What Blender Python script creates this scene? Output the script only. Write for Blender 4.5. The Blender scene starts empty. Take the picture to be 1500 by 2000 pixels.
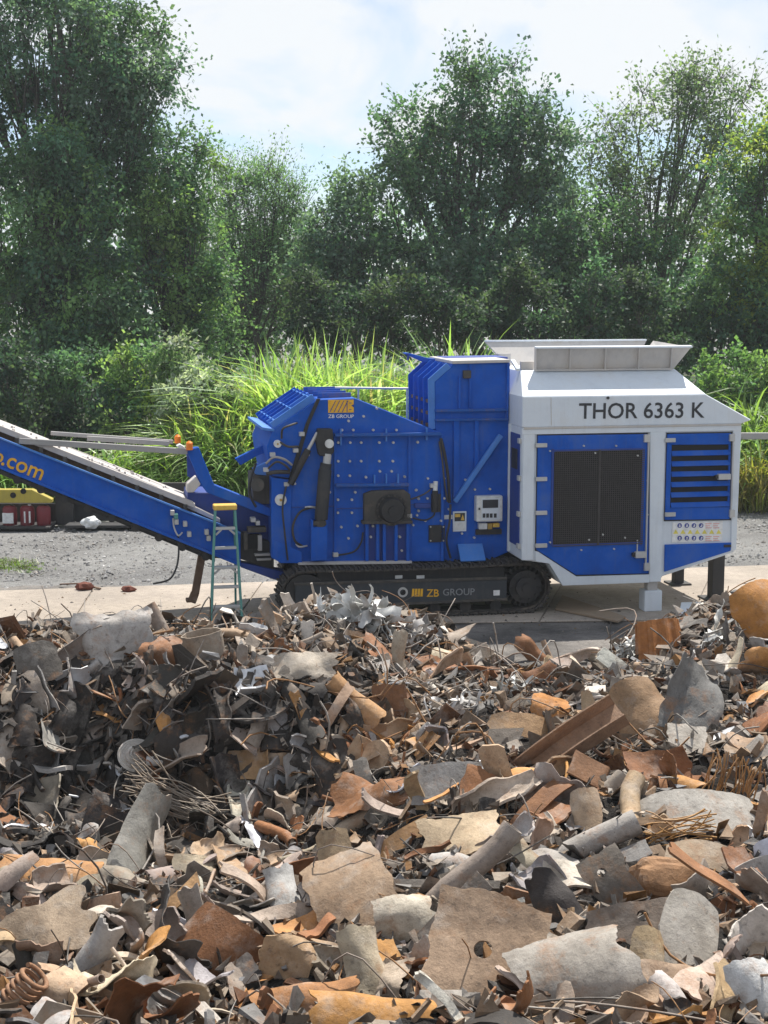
import bpy, math, random, time
import numpy as np
from mathutils import Vector, Matrix
T_START = time.time()
random.seed(11)
rng = np.random.default_rng(11)
SC = bpy.context.scene
COL = SC.collection
R = math.radians

# ------------------------------------------------------------------ camera
FPX, PW, PH, CAM_H, HORIZON = 3000.0, 1500.0, 2000.0, 4.85, 570.0
PITCH = math.atan((PH / 2 - HORIZON) / FPX)
cam_d = bpy.data.cameras.new('camera')
cam = bpy.data.objects.new('camera', cam_d)
COL.objects.link(cam)
cam.location = (0, 0, CAM_H)
cam.rotation_euler = (math.pi / 2 - PITCH, 0, 0)
cam_d.sensor_fit = 'HORIZONTAL'
cam_d.sensor_width = 36.0
cam_d.lens = 36.0 * FPX / PW
cam_d.clip_start = 0.1
cam_d.clip_end = 3000
SC.camera = cam

# ------------------------------------------------------------------ sky and sun
SUN_EL, SUN_AZ = 61.0, 24.0            # degrees; azimuth clockwise from the view direction
world = bpy.data.worlds.new('World')
SC.world = world
world.use_nodes = True
wn, wl = world.node_tree.nodes, world.node_tree.links
wn.clear()
w_out = wn.new('ShaderNodeOutputWorld')
w_bg = wn.new('ShaderNodeBackground')
w_bg.inputs['Strength'].default_value = 0.1
sky = wn.new('ShaderNodeTexSky')
sky.sky_type = 'NISHITA'
sky.sun_disc = False
sky.altitude = 1500; sky.air_density = 1.0; sky.dust_density = 0.15; sky.ozone_density = 3.0
sky.sun_elevation = R(SUN_EL)
sky.sun_rotation = R(SUN_AZ)
tc = wn.new('ShaderNodeTexCoord')
sep = wn.new('ShaderNodeSeparateXYZ')
wl.new(tc.outputs['Generated'], sep.inputs[0])
zz = wn.new('ShaderNodeMath'); zz.operation = 'MAXIMUM'; zz.inputs[1].default_value = 0.0
wl.new(sep.outputs['Z'], zz.inputs[0])
za = wn.new('ShaderNodeMath'); za.operation = 'ADD'; za.inputs[1].default_value = 0.16
wl.new(zz.outputs[0], za.inputs[0])
dx = wn.new('ShaderNodeMath'); dx.operation = 'DIVIDE'
wl.new(sep.outputs['X'], dx.inputs[0]); wl.new(za.outputs[0], dx.inputs[1])
dy = wn.new('ShaderNodeMath'); dy.operation = 'DIVIDE'
wl.new(sep.outputs['Y'], dy.inputs[0]); wl.new(za.outputs[0], dy.inputs[1])
cmb = wn.new('ShaderNodeCombineXYZ')
wl.new(dx.outputs[0], cmb.inputs[0]); wl.new(dy.outputs[0], cmb.inputs[1])
mp_ = wn.new('ShaderNodeMapping')
mp_.inputs['Rotation'].default_value = (0, 0, R(14))
mp_.inputs['Scale'].default_value = (1.7, 1.0, 1)
mp_.inputs['Location'].default_value = (2.0, 0.4, 4.5)
wl.new(cmb.outputs[0], mp_.inputs['Vector'])
cn = wn.new('ShaderNodeTexNoise')
cn.inputs['Scale'].default_value = 0.95; cn.inputs['Detail'].default_value = 9; cn.inputs['Roughness'].default_value = 0.55
cn.inputs['Distortion'].default_value = 0.5
wl.new(mp_.outputs[0], cn.inputs['Vector'])
cr = wn.new('ShaderNodeValToRGB')
cr.color_ramp.elements[0].position = 0.40; cr.color_ramp.elements[0].color = (0.24, 0.24, 0.24, 1)
cr.color_ramp.elements[1].position = 0.56; cr.color_ramp.elements[1].color = (1, 1, 1, 1)
wl.new(cn.outputs['Fac'], cr.inputs['Fac'])
cmx = wn.new('ShaderNodeMix'); cmx.data_type = 'RGBA'
wl.new(cr.outputs['Color'], cmx.inputs[0])
wl.new(sky.outputs[0], cmx.inputs[6])
cmx.inputs[7].default_value = (6.5, 6.75, 7.0, 1)
wl.new(cmx.outputs[2], w_bg.inputs['Color'])
wl.new(w_bg.outputs[0], w_out.inputs[0])
sun_d = bpy.data.lights.new('sun', 'SUN')
sun_d.energy = 5.0
sun_d.angle = R(0.53)
sun_d.color = (1.0, 0.95, 0.87)
sun = bpy.data.objects.new('sun', sun_d)
COL.objects.link(sun)
sun.location = (6, 20, 40)
sd = Vector((math.sin(R(SUN_AZ)) * math.cos(R(SUN_EL)), math.cos(R(SUN_AZ)) * math.cos(R(SUN_EL)), math.sin(R(SUN_EL))))
sun.rotation_euler = sd.to_track_quat('Z', 'Y').to_euler()
SC.view_settings.view_transform = 'Standard'
SC.view_settings.look = 'None'
SC.view_settings.gamma = 1
SC.view_settings.exposure = 0.5
SC.view_settings.use_curve_mapping = False
SC.cycles.max_bounces = 9
SC.cycles.diffuse_bounces = 5
SC.cycles.transmission_bounces = 7
SC.cycles.transparent_max_bounces = 6
SC.cycles.use_denoising = True

# ------------------------------------------------------------------ camera rays (to read real positions off the photograph)
CP, SP = math.cos(PITCH), math.sin(PITCH)
EX = np.array([1.0, 0, 0]); EY = np.array([0, SP, CP]); EF = np.array([0, CP, -SP])
CAM = np.array([0, 0, CAM_H])
def ray(u, v):
    d = EF + (u - PW / 2) / FPX * EX - (v - PH / 2) / FPX * EY
    return d / np.linalg.norm(d)
def on_ground(u, v, z=0.0):
    d = ray(u, v); t = (z - CAM_H) / d[2]
    return CAM + d * t
def at_depth(u, v, y):
    d = ray(u, v); return CAM + d * (y / d[1])
def project(p):
    q = np.asarray(p, float) - CAM
    f = q @ EF
    return np.stack([PW / 2 + FPX * (q @ EX) / f, PH / 2 - FPX * (q @ EY) / f, f], -1)

# ------------------------------------------------------------------ object helpers
def link(name, data, parent=None):
    o = bpy.data.objects.new(name, data)
    COL.objects.link(o)
    if parent is not None: o.parent = parent
    return o
def tag(o, label=None, cat=None, group=None, kind=None):
    if label: o['label'] = label
    if cat: o['category'] = cat
    if group: o['group'] = group
    if kind: o['kind'] = kind
    return o
def empty(name, loc, rz=0.0):
    o = link(name, None)
    o.empty_display_size = 0.3
    o.location = loc; o.rotation_euler = (0, 0, rz)
    return o
def copy_tree(o, parent=None):
    c = o.copy(); COL.objects.link(c)
    if parent is not None: c.parent = parent
    for ch in list(o.children): copy_tree(ch, c)
    return c

class MB:
    """collects vertices and faces, builds ONE mesh object"""
    def __init__(s):
        s.v = []; s.n = 0; s.f = []; s.c = []; s.hascol = False
    def add(s, v, faces, col=None, smooth=False, mi=0):
        v = np.asarray(v, np.float64).reshape(-1, 3)
        if not isinstance(faces, (list, tuple)): faces = [faces]
        for f in faces:
            f = np.asarray(f, np.int64)
            if f.ndim == 1: f = f[None, :]
            if len(f): s.f.append((f + s.n, smooth, mi))
        s.v.append(v); s.n += len(v)
        if col is None: col = (0.5, 0.5, 0.5)
        else: s.hascol = True
        col = np.asarray(col, np.float64)
        s.c.append(np.broadcast_to(col, (len(v), 3)) if col.ndim == 1 else col)
        return s
    def mesh(s, name, mats):
        me = bpy.data.meshes.new(name)
        v = np.concatenate(s.v) if s.v else np.zeros((0, 3))
        me.vertices.add(len(v)); me.vertices.foreach_set('co', v.astype(np.float32).ravel())
        lv = np.concatenate([f.ravel() for f, _, _ in s.f])
        sizes = np.concatenate([np.full(len(f), f.shape[1]) for f, _, _ in s.f])
        starts = np.concatenate([[0], np.cumsum(sizes)[:-1]])
        me.loops.add(len(lv)); me.loops.foreach_set('vertex_index', lv.astype(np.int32))
        me.polygons.add(len(sizes)); me.polygons.foreach_set('loop_start', starts.astype(np.int32))
        me.polygons.foreach_set('use_smooth', np.concatenate([np.full(len(f), sm) for f, sm, _ in s.f]))
        me.polygons.foreach_set('material_index', np.concatenate([np.full(len(f), mi) for f, _, mi in s.f]).astype(np.int32))
        me.update(calc_edges=True)
        if s.hascol:
            a = me.attributes.new('tint', 'FLOAT_COLOR', 'POINT')
            c = np.concatenate(s.c); c = np.concatenate([c, np.ones((len(c), 1))], 1)
            a.data.foreach_set('color', c.astype(np.float32).ravel())
        if not isinstance(mats, (list, tuple)): mats = [mats]
        for m in mats: me.materials.append(m)
        return me
    def build(s, name, mats, parent=None, bevel=0.0):
        o = link(name, s.mesh(name, mats), parent)
        if bevel:
            b = o.modifiers.new('bevel', 'BEVEL'); b.width = bevel; b.segments = 1
            b.limit_method = 'ANGLE'; b.angle_limit = R(40)
        return o

BOXF = np.array([[0, 3, 2, 1], [4, 5, 6, 7], [0, 1, 5, 4], [1, 2, 6, 5], [2, 3, 7, 6], [3, 0, 4, 7]])
def box(m, x0, x1, y0, y1, z0, z1, **k):
    if x0 > x1: x0, x1 = x1, x0
    if y0 > y1: y0, y1 = y1, y0
    if z0 > z1: z0, z1 = z1, z0
    v = [(x0, y0, z0), (x1, y0, z0), (x1, y1, z0), (x0, y1, z0), (x0, y0, z1), (x1, y0, z1), (x1, y1, z1), (x0, y1, z1)]
    return m.add(v, BOXF, **k)
def hexa(m, v, **k):
    return m.add(v, BOXF, **k)
def bar(m, p, q, w, h, up=(0, 0, 1), **k):
    p = np.asarray(p, float); q = np.asarray(q, float)
    d = q - p; d /= np.linalg.norm(d)
    s = np.cross(d, up)
    if np.linalg.norm(s) < 1e-5: s = np.cross(d, (0, 1, 0))
    s /= np.linalg.norm(s); u = np.cross(s, d)
    v = []
    for c in (p, q):
        for a, b in ((-1, -1), (1, -1), (1, 1), (-1, 1)):
            v.append(c + s * a * w / 2 + u * b * h / 2)
    return m.add(v, np.array([[0, 1, 2, 3], [4, 7, 6, 5], [0, 4, 5, 1], [1, 5, 6, 2], [2, 6, 7, 3], [3, 7, 4, 0]]), **k)
def sweep_arrays(path, rad, sides=8, caps=True):
    path = np.asarray(path, float); n = len(path)
    rad = np.broadcast_to(np.asarray(rad, float), (n,))
    t = np.gradient(path, axis=0); t /= np.linalg.norm(t, axis=1)[:, None] + 1e-12
    ref = np.array([0, 0, 1.0]) if abs(t[0][2]) < 0.9 else np.array([1.0, 0, 0])
    V = []
    s = np.cross(t[0], ref); s /= np.linalg.norm(s)
    ang = np.arange(sides) * 2 * math.pi / sides
    for i in range(n):
        s = s - t[i] * (s @ t[i]); s /= np.linalg.norm(s) + 1e-12
        u = np.cross(t[i], s)
        V.append(path[i] + rad[i] * (np.cos(ang)[:, None] * s + np.sin(ang)[:, None] * u))
    V = np.concatenate(V)
    i, j = np.meshgrid(np.arange(n - 1), np.arange(sides), indexing='ij')
    a = i * sides + j; b = i * sides + (j + 1) % sides
    F = np.stack([a, b, b + sides, a + sides], -1).reshape(-1, 4)
    fs = [F]
    if caps:
        fs += [np.arange(sides)[::-1][None, :], (np.arange(sides) + (n - 1) * sides)[None, :]]
    return V, fs
def tube(m, path, rad, sides=8, caps=True, smooth=True, **k):
    V, fs = sweep_arrays(path, rad, sides, caps)
    m.add(V, fs[0], smooth=smooth, **k)
    if caps:
        m.n -= 0
        base = V
        m.add(np.concatenate([base[:sides], base[-sides:]]), [np.arange(sides)[::-1], np.arange(sides) + sides], **k)
    return m
def cyl(m, p, q, r, sides=16, r2=None, **k):
    return tube(m, [p, q], [r, r if r2 is None else r2], sides, **k)
def ring_disc(m, c, r0, r1, y0, y1, sides=24, **k):
    """annulus about the Y axis, from y0 (front) to y1"""
    a = np.arange(sides) * 2 * math.pi / sides
    def circ(r, y): return np.stack([c[0] + r * np.cos(a), np.full(sides, y), c[2] + r * np.sin(a)], -1)
    V = np.concatenate([circ(r1, y0), circ(r0, y0), circ(r1, y1), circ(r0, y1)])
    j = np.arange(sides); jn = (j + 1) % sides; S = sides
    F = np.concatenate([np.stack([j, jn, jn + S, j + S], -1), np.stack([j, j + 2 * S, jn + 2 * S, jn], -1),
                        np.stack([j + S, jn + S, jn + 3 * S, j + 3 * S], -1), np.stack([j + 2 * S, j + 3 * S, jn + 3 * S, jn + 2 * S], -1)])
    return m.add(V, F, **k)

# ------------------------------------------------------------------ materials
def new_mat(name):
    m = bpy.data.materials.new(name); m.use_nodes = True
    nt = m.node_tree
    return m, nt.nodes, nt.links, nt.nodes['Principled BSDF']
def noise(nodes, links, scale, detail=5, rough=0.6, vec=None, dim='3D', w=None):
    n = nodes.new('ShaderNodeTexNoise'); n.noise_dimensions = dim
    n.inputs['Scale'].default_value = scale; n.inputs['Detail'].default_value = detail; n.inputs['Roughness'].default_value = rough
    if vec is not None: links.new(vec, n.inputs['Vector'])
    if w is not None: links.new(w, n.inputs['W'])
    return n
def ramp(nodes, links, src, p0, p1, c0=(0, 0, 0, 1), c1=(1, 1, 1, 1)):
    r = nodes.new('ShaderNodeValToRGB')
    r.color_ramp.elements[0].position = p0; r.color_ramp.elements[0].color = c0
    r.color_ramp.elements[1].position = p1; r.color_ramp.elements[1].color = c1
    links.new(src, r.inputs['Fac']); return r
def mixc(nodes, links, fac, a, b, blend='MIX'):
    x = nodes.new('ShaderNodeMix'); x.data_type = 'RGBA'; x.blend_type = blend
    if isinstance(fac, (int, float)): x.inputs[0].default_value = fac
    else: links.new(fac, x.inputs[0])
    for s, i in ((a, 6), (b, 7)):
        if isinstance(s, (tuple, list)): x.inputs[i].default_value = (s[0], s[1], s[2], 1)
        else: links.new(s, x.inputs[i])
    return x.outputs[2]
def scaled(nodes, links, f, k):
    n = nodes.new('ShaderNodeMath'); n.operation = 'MULTIPLY'; links.new(f, n.inputs[0]); n.inputs[1].default_value = k
    return n.outputs[0]
def bump(nodes, links, src, strength, dist, bsdf):
    b = nodes.new('ShaderNodeBump'); b.inputs['Strength'].default_value = strength; b.inputs['Distance'].default_value = dist
    links.new(src, b.inputs['Height']); links.new(b.outputs[0], bsdf.inputs['Normal']); return b

def paint(name, col, rough=0.45, dirt=(0.20, 0.16, 0.12), amount=0.35, metal=0.0, scale=2.0, streak=True, spec=0.5, mott=0.26):
    m, n, l, b = new_mat(name)
    t = n.new('ShaderNodeTexCoord')
    n1 = noise(n, l, scale, 8, 0.65, t.outputs['Object'])
    mp = n.new('ShaderNodeMapping'); mp.inputs['Scale'].default_value = (9, 9, 0.8); l.new(t.outputs['Object'], mp.inputs['Vector'])
    n2 = noise(n, l, 1.6, 6, 0.7, mp.outputs[0])
    n3 = noise(n, l, 34, 3, 0.6, t.outputs['Object'])
    d1 = ramp(n, l, n1.outputs['Fac'], 0.5, 0.78)
    d2 = ramp(n, l, n2.outputs['Fac'], 0.52, 0.85)
    d3 = ramp(n, l, n3.outputs['Fac'], 0.66, 0.72)
    mild = ramp(n, l, n1.outputs['Fac'], 0.3, 0.7, (1 - mott, 1 - mott * .95, 1 - mott * .85, 1), (1 + mott * .55, 1 + mott * .5, 1 + mott * .4, 1))
    c = mixc(n, l, 1.0, (col[0], col[1], col[2]), mild.outputs['Color'], 'MULTIPLY')
    c = mixc(n, l, scaled(n, l, d1.outputs['Color'], amount), c, dirt)
    if streak: c = mixc(n, l, scaled(n, l, d2.outputs['Color'], amount * 0.7), c, dirt)
    c = mixc(n, l, scaled(n, l, d3.outputs['Color'], amount * 0.5), c, dirt)
    l.new(c, b.inputs['Base Color'])
    rr = ramp(n, l, n1.outputs['Fac'], 0.3, 0.75, (rough,) * 3 + (1,), (min(1, rough + 0.3),) * 3 + (1,))
    l.new(rr.outputs['Color'], b.inputs['Roughness'])
    b.inputs['Metallic'].default_value = metal
    b.inputs['Specular IOR Level'].default_value = spec
    bump(n, l, n3.outputs['Fac'], 0.12, 0.004, b)
    return m
def plain(name, col, rough=0.6, metal=0.0):
    m, n, l, b = new_mat(name)
    t = n.new('ShaderNodeTexCoord')
    n1 = noise(n, l, 14, 6, 0.6, t.outputs['Object'])
    r = ramp(n, l, n1.outputs['Fac'], 0.3, 0.7, tuple(c * 0.8 for c in col) + (1,), tuple(min(1, c * 1.15) for c in col) + (1,))
    l.new(r.outputs['Color'], b.inputs['Base Color'])
    b.inputs['Roughness'].default_value = rough; b.inputs['Metallic'].default_value = metal
    return m
BLUE = paint('blue_paint', (0.004, 0.098, 0.50), 0.48, (0.12, 0.135, 0.17), 0.46, spec=0.2, mott=0.34)
BLUE_DUSTY = paint('dusty_blue_paint', (0.020, 0.105, 0.40), 0.6, (0.20, 0.125, 0.085), 1.1, spec=0.2)
BLUE_DARK = paint('dark_blue_paint', (0.014, 0.05, 0.27), 0.5, (0.10, 0.09, 0.085), 0.4)
BLUE_PALE = paint('light_blue_paint', (0.05, 0.21, 0.62), 0.4, (0.25, 0.24, 0.24), 0.3)
GREYP = paint('light_grey_paint', (0.69, 0.745, 0.80), 0.45, (0.40, 0.36, 0.32), 0.34, mott=0.12)
GREYDUST = paint('dusty_grey_paint', (0.56, 0.53, 0.50), 0.6, (0.30, 0.25, 0.20), 0.6)
BLACKM = paint('black_steel', (0.022, 0.022, 0.024), 0.5, (0.11, 0.09, 0.07), 0.45)
TRACKM = paint('track_steel', (0.04, 0.036, 0.033), 0.7, (0.24, 0.19, 0.15), 1.0, scale=5)
PANELM = paint('charcoal_panel', (0.035, 0.042, 0.05), 0.45, (0.13, 0.11, 0.10), 0.4)
RUSTM = paint('rusty_steel', (0.13, 0.075, 0.045), 0.8, (0.24, 0.19, 0.15), 0.7, scale=4)
GREASE = paint('greasy_dusty_steel', (0.055, 0.05, 0.045), 0.55, (0.16, 0.13, 0.10), 0.7, scale=6)
RUBBER = plain('belt_rubber', (0.03, 0.03, 0.03), 0.8)
BELT = paint('dusty_belt', (0.50, 0.47, 0.45), 0.85, (0.28, 0.24, 0.20), 0.5, streak=False, scale=5)
STEEL = paint('bare_steel', (0.55, 0.55, 0.54), 0.4, (0.3, 0.26, 0.22), 0.4, metal=0.3)
DULLSTEEL = paint('weathered_steel_bar', (0.36, 0.35, 0.34), 0.6, (0.25, 0.2, 0.16), 0.5)
WHITE = plain('white_print', (0.78, 0.78, 0.77), 0.5)
PALEPLASTIC = plain('pale_grey_enamel', (0.66, 0.67, 0.66), 0.4)
YELLOW = plain('yellow_print', (0.78, 0.42, 0.02), 0.5)
INK = plain('dark_grey_print', (0.03, 0.032, 0.038), 0.5)
GREYINK = plain('faded_grey_print', (0.22, 0.23, 0.24), 0.6)
ORANGE = plain('orange_plastic', (0.9, 0.22, 0.01), 0.4)
TEAL = paint('teal_fibreglass', (0.10, 0.30, 0.26), 0.5, (0.3, 0.28, 0.24), 0.3)
CAPYEL = plain('yellow_plastic_cap', (0.72, 0.46, 0.08), 0.5)
SIGNBLUE = plain('sign_blue', (0.05, 0.07, 0.30), 0.5)
SIGNYEL = plain('sign_yellow', (0.75, 0.65, 0.12), 0.5)
SIGNRED = plain('sign_pink_red', (0.72, 0.42, 0.40), 0.5)
YELPAINT = paint('yellow_machine_paint', (0.45, 0.36, 0.05), 0.5, (0.14, 0.11, 0.06), 0.6)
REDPAINT = paint('red_plastic', (0.17, 0.014, 0.02), 0.5, (0.09, 0.06, 0.06), 0.4)
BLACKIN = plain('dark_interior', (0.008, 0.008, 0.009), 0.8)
MESHM = plain('dark_wire_mesh', (0.045, 0.04, 0.038), 0.6)
BRASS = plain('brass_fitting', (0.45, 0.30, 0.08), 0.4, 0.6)
BRICKM = plain('broken_brick', (0.16, 0.05, 0.03), 0.9)
# ================================================================== THE SHREDDER
YAW = R(11.2)
MX = np.array([math.cos(YAW), math.sin(YAW), 0]); MY = np.array([-math.sin(YAW), math.cos(YAW), 0]); MZ = np.array([0, 0, 1.0])
MO = on_ground(812, 1207, 0.03)
def P(u, v, Y):
    """photo pixel -> machine coordinates on the upright plane Y"""
    d = ray(u, v)
    t = (Y - (CAM - MO) @ MY) / (d @ MY)
    q = CAM + d * t - MO
    return np.array([q @ MX, Y, q @ MZ])
def W(p):
    return MO + p[0] * MX + p[1] * MY + p[2] * MZ
def prism(m, px, Y0, Y1, **k):
    p = np.array([P(u, v, Y0) for u, v in px])
    x, z = p[:, 0], p[:, 2]
    if np.sum(x * np.roll(z, -1) - np.roll(x, -1) * z) < 0: p = p[::-1]
    return prism_xz(m, p, Y0, Y1, **k)
def prism_xz(m, p, Y0, Y1, **k):
    n = len(p); a = np.array(p, float); a[:, 1] = Y0; b = a.copy(); b[:, 1] = Y1
    j = np.arange(n); jn = (j + 1) % n
    return m.add(np.concatenate([a, b]), [j[None, :], (j[::-1] + n)[None, :], np.stack([j, j + n, jn + n, jn], -1)], **k)
def bx(m, u0, v0, u1, v1, Y0, Y1, **k):
    um, vm = (u0 + u1) / 2, (v0 + v1) / 2
    return box(m, P(u0, vm, Y0)[0], P(u1, vm, Y0)[0], Y0, Y1, P(um, v0, Y0)[2], P(um, v1, Y0)[2], **k)
def part(name, m, mat, parent, bevel=0.006, kind=None):
    o = m.build(name, mat, parent, bevel)
    if kind: o['kind'] = kind
    return o
def text_obj(name, s, mat, parent, u0, v0, u1, v1, Y, tilt=0.0, depth=0.004, spacing=1.0):
    """flat lettering, base line (u0,v1) ... (u1,v1), cap height v0..v1, standing proud of plane Y"""
    cu = bpy.data.curves.new(name, 'FONT'); cu.body = s; cu.size = 1; cu.extrude = 0.0; cu.resolution_u = 3; cu.space_character = spacing; cu.offset = 0.012
    tmp = bpy.data.objects.new('tmp', cu); COL.objects.link(tmp)
    dg = bpy.context.evaluated_depsgraph_get(); dg.update()
    me = bpy.data.meshes.new_from_object(tmp.evaluated_get(dg))
    bpy.data.objects.remove(tmp); bpy.data.curves.remove(cu)
    c = np.empty(len(me.vertices) * 3); me.vertices.foreach_get('co', c); c = c.reshape(-1, 3)
    lo, hi = c.min(0), c.max(0)
    a = P(u0, v1, Y); b = P(u1, v1 + math.tan(tilt) * (u1 - u0), Y)
    h = abs(P(u0, v0, Y)[2] - P(u0, v1, Y)[2])
    ex = b - a; ez = np.array([-ex[2], 0, ex[0]]); ez = ez / np.linalg.norm(ez) * h
    uu = (c[:, 0] - lo[0]) / (hi[0] - lo[0]); vv = (c[:, 1] - lo[1]) / (hi[1] - lo[1])
    q = a + uu[:, None] * ex + vv[:, None] * ez
    # every letter is a part of its own
    nv = len(q); lab = np.arange(nv)
    ed = np.empty(len(me.edges) * 2, np.int32); me.edges.foreach_get('vertices', ed); ed = ed.reshape(-1, 2)
    while True:
        lo_ = np.minimum(lab[ed[:, 0]], lab[ed[:, 1]]); l2 = lab.copy()
        np.minimum.at(l2, ed[:, 0], lo_); np.minimum.at(l2, ed[:, 1], lo_)
        if (l2 == lab).all(): break
        lab = l2
    polys = [tuple(p.vertices) for p in me.polygons]
    for r_ in sorted(set(lab), key=lambda k: q[lab == k][:, 0].min()):
        idx = np.where(lab == r_)[0]; mp_i = {int(a): b for b, a in enumerate(idx)}
        mm = MB(); mm.add(q[idx], [np.array([mp_i[a] for a in p]) for p in polys if lab[p[0]] == r_])
        mm.build(name, mat, parent)
    bpy.data.meshes.remove(me)

shred = empty('mobile_shredder', tuple(MO), YAW)
tag(shred, 'blue and light grey tracked scrap shredder with a long blue conveyor to its left', 'shredder')

# ---------------------------------------------------------------- crawler tracks
def make_track(Y0, Y1, detailed):
    c0, c1 = P(597, 1156, Y0), P(1027, 1155, Y0)
    r = 0.40
    zc = r + 0.0; x0, x1 = c0[0], c1[0]
    m = MB()   # inner belt loop
    def stadium(rr, n=14):
        a = np.linspace(math.pi / 2, -math.pi / 2, n)
        right = np.stack([x1 + rr * np.cos(a), zc + rr * np.sin(a)], -1)
        left = np.stack([x0 - rr * np.cos(a), zc - rr * np.sin(a)], -1)
        return np.concatenate([right, left])
    so, si = stadium(r - 0.045), stadium(r - 0.075)
    n = len(so); j = np.arange(n); jn = (j + 1) % n
    V = np.concatenate([np.insert(s, 1, y, axis=1) for y in (Y0 + 0.05, Y1 - 0.05) for s in (so, si)])
    F = np.concatenate([np.stack([j, jn, jn + n, j + n], -1), np.stack([j + 2 * n, j + 3 * n, jn + 3 * n, jn + 2 * n], -1),
                        np.stack([j, j + 2 * n, jn + 2 * n, jn], -1), np.stack([j + n, jn + n, jn + 3 * n, j + 3 * n], -1)])
    m.add(V, F)
    tr = part('crawler_track', m, TRACKM, shred, 0)
    # shoes
    L = 2 * (x1 - x0) + 2 * math.pi * (r - 0.03)
    N = 62; step = L / N
    sm = MB()
    box(sm, -step * 0.46, step * 0.46, Y0, Y1, -0.018, 0.012)
    box(sm, -step * 0.40, -step * 0.22, Y0 + 0.003, Y1 - 0.003, 0.010, 0.045)
    box(sm, step * 0.02, step * 0.16, Y0 + 0.003, Y1 - 0.003, 0.010, 0.035)
    sme = sm.mesh('track_shoe', TRACKM)
    rr = r - 0.03; straight = x1 - x0
    for i in range(N):
        s = (i + 0.5) * step
        if s < straight: x, z, ang = x0 + s, zc + rr, 0
        elif s < straight + math.pi * rr:
            th = (s - straight) / rr; x, z, ang = x1 + rr * math.sin(th), zc + rr * math.cos(th), th
        elif s < 2 * straight + math.pi * rr: x, z, ang = x1 - (s - straight - math.pi * rr), zc - rr, math.pi
        else:
            th = (s - 2 * straight - math.pi * rr) / rr; x, z, ang = x0 - rr * math.sin(th), zc - rr * math.cos(th), math.pi + th
        o = link('track_shoe', sme, tr)
        dip = -0.03 * math.sin(math.pi * (x - x0) / straight) if ang == 0 else 0
        o.location = (x, 0, z + dip); o.rotation_euler = (0, ang, 0)
    w = MB(); cyl(w, (x0, Y0 + 0.06, zc), (x0, Y1 - 0.06, zc), 0.31, 28); cyl(w, (x0, Y0 + 0.02, zc), (x0, Y0 + 0.07, zc), 0.12, 20)
    part('idler_wheel', w, BLACKM, tr, 0)
    w = MB(); cyl(w, (x1, Y0 + 0.03, zc), (x1, Y1 - 0.06, zc), 0.25, 32); cyl(w, (x1, Y0 - 0.03, zc), (x1, Y0 + 0.03, zc), 0.16, 28)
    cyl(w, (x1, Y0 - 0.05, zc), (x1, Y0 - 0.03, zc), 0.07, 20)
    for k in range(10):
        a = k * math.pi / 5; cyl(w, (x1 + 0.205 * math.cos(a), Y0 + 0.0, zc + 0.205 * math.sin(a)), (x1 + 0.205 * math.cos(a), Y0 + 0.035, zc + 0.205 * math.sin(a)), 0.016, 8)
    for k in range(22):
        a = k * 2 * math.pi / 22
        hexa(w, [(x1 + rr_ * math.cos(a + da), y, zc + rr_ * math.sin(a + da)) for rr_ in (0.25, 0.325) for y, da in ((Y0 + 0.17, -0.06), (Y0 + 0.17, 0.06), (Y1 - 0.17, 0.06), (Y1 - 0.17, -0.06))])
    part('drive_sprocket', w, BLACKM, tr, 0)
    if detailed:
        f = MB()
        prism(f, [(577, 1142), (990, 1131), (990, 1171), (577, 1190)], Y0 - 0.01, Y1 - 0.1)
        part('track_frame', f, PANELM, tr, 0.012)
        e = MB()
        prism(e, [(575, 1139), (991, 1127), (991, 1132), (575, 1144)], Y0 - 0.03, Y0 + 0.02)
        prism(e, [(575, 1187), (991, 1168), (991, 1173), (575, 1192)], Y0 - 0.03, Y0 + 0.02)
        part('frame_flange', e, GREASE, tr, 0.004)
        e = MB(); prism(e, [(620, 1112), (985, 1108), (985, 1128), (620, 1138)], Y0 + 0.14, Y1 - 0.15)
        part('upper_guide', e, BLACKM, tr, 0)
        ro = MB()
        for k in range(6):
            x = x0 + 0.55 + k * (x1 - x0 - 1.0) / 5
            cyl(ro, (x, Y0 + 0.06, 0.13), (x, Y1 - 0.06, 0.13), 0.085, 16)
        o = part('bottom_roller', ro, BLACKM, tr, 0, 'stuff')
        g = MB(); bx(g, 772, 1124, 786, 1130, Y0 + 0.12, Y0 + 0.14); bx(g, 814, 1124, 829, 1130, Y0 + 0.12, Y0 + 0.14); bx(g, 964, 1153, 976, 1163, Y0 - 0.02, Y0 - 0.01)
        part('reflector_tab', g, WHITE, tr, 0)
        g = MB(); ring_disc(g, P(787, 1157, Y0 - 0.03), 0.045, 0.075, Y0 - 0.03, Y0 - 0.008)
        part('eyelet_ring', g, STEEL, tr, 0)
        g = MB(); cyl(g, P(787, 1157, Y0 - 0.014), P(787, 1157, Y0 - 0.005), 0.046, 20)
        part('eyelet_hole', g, BLACKIN, tr, 0)
        Yt = Y0 - 0.014
        g = MB()
        for k in range(4):
            a = 804 + k * 5.6
            prism(g, [(a + 1.4, 1150), (a + 5.6, 1150), (a + 4.6, 1165), (a, 1165)], Yt, Y0 - 0.009)
        part('emblem', g, YELLOW, tr, 0)
        text_obj('letter', 'ZB', YELLOW, tr, 833, 1151, 857, 1165.5, Yt)
        text_obj('letter', 'GROUP', GREYINK, tr, 865, 1150, 927, 1163.5, Yt, tilt=R(-1.2))
    return tr
make_track(0.0, 0.46, True)
make_track(1.95, 2.41, False)
# undercarriage
m = MB(); bx(m, 600, 1092, 1010, 1160, 0.5, 1.9)
part('chassis', m, BLACKM, shred)

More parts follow.
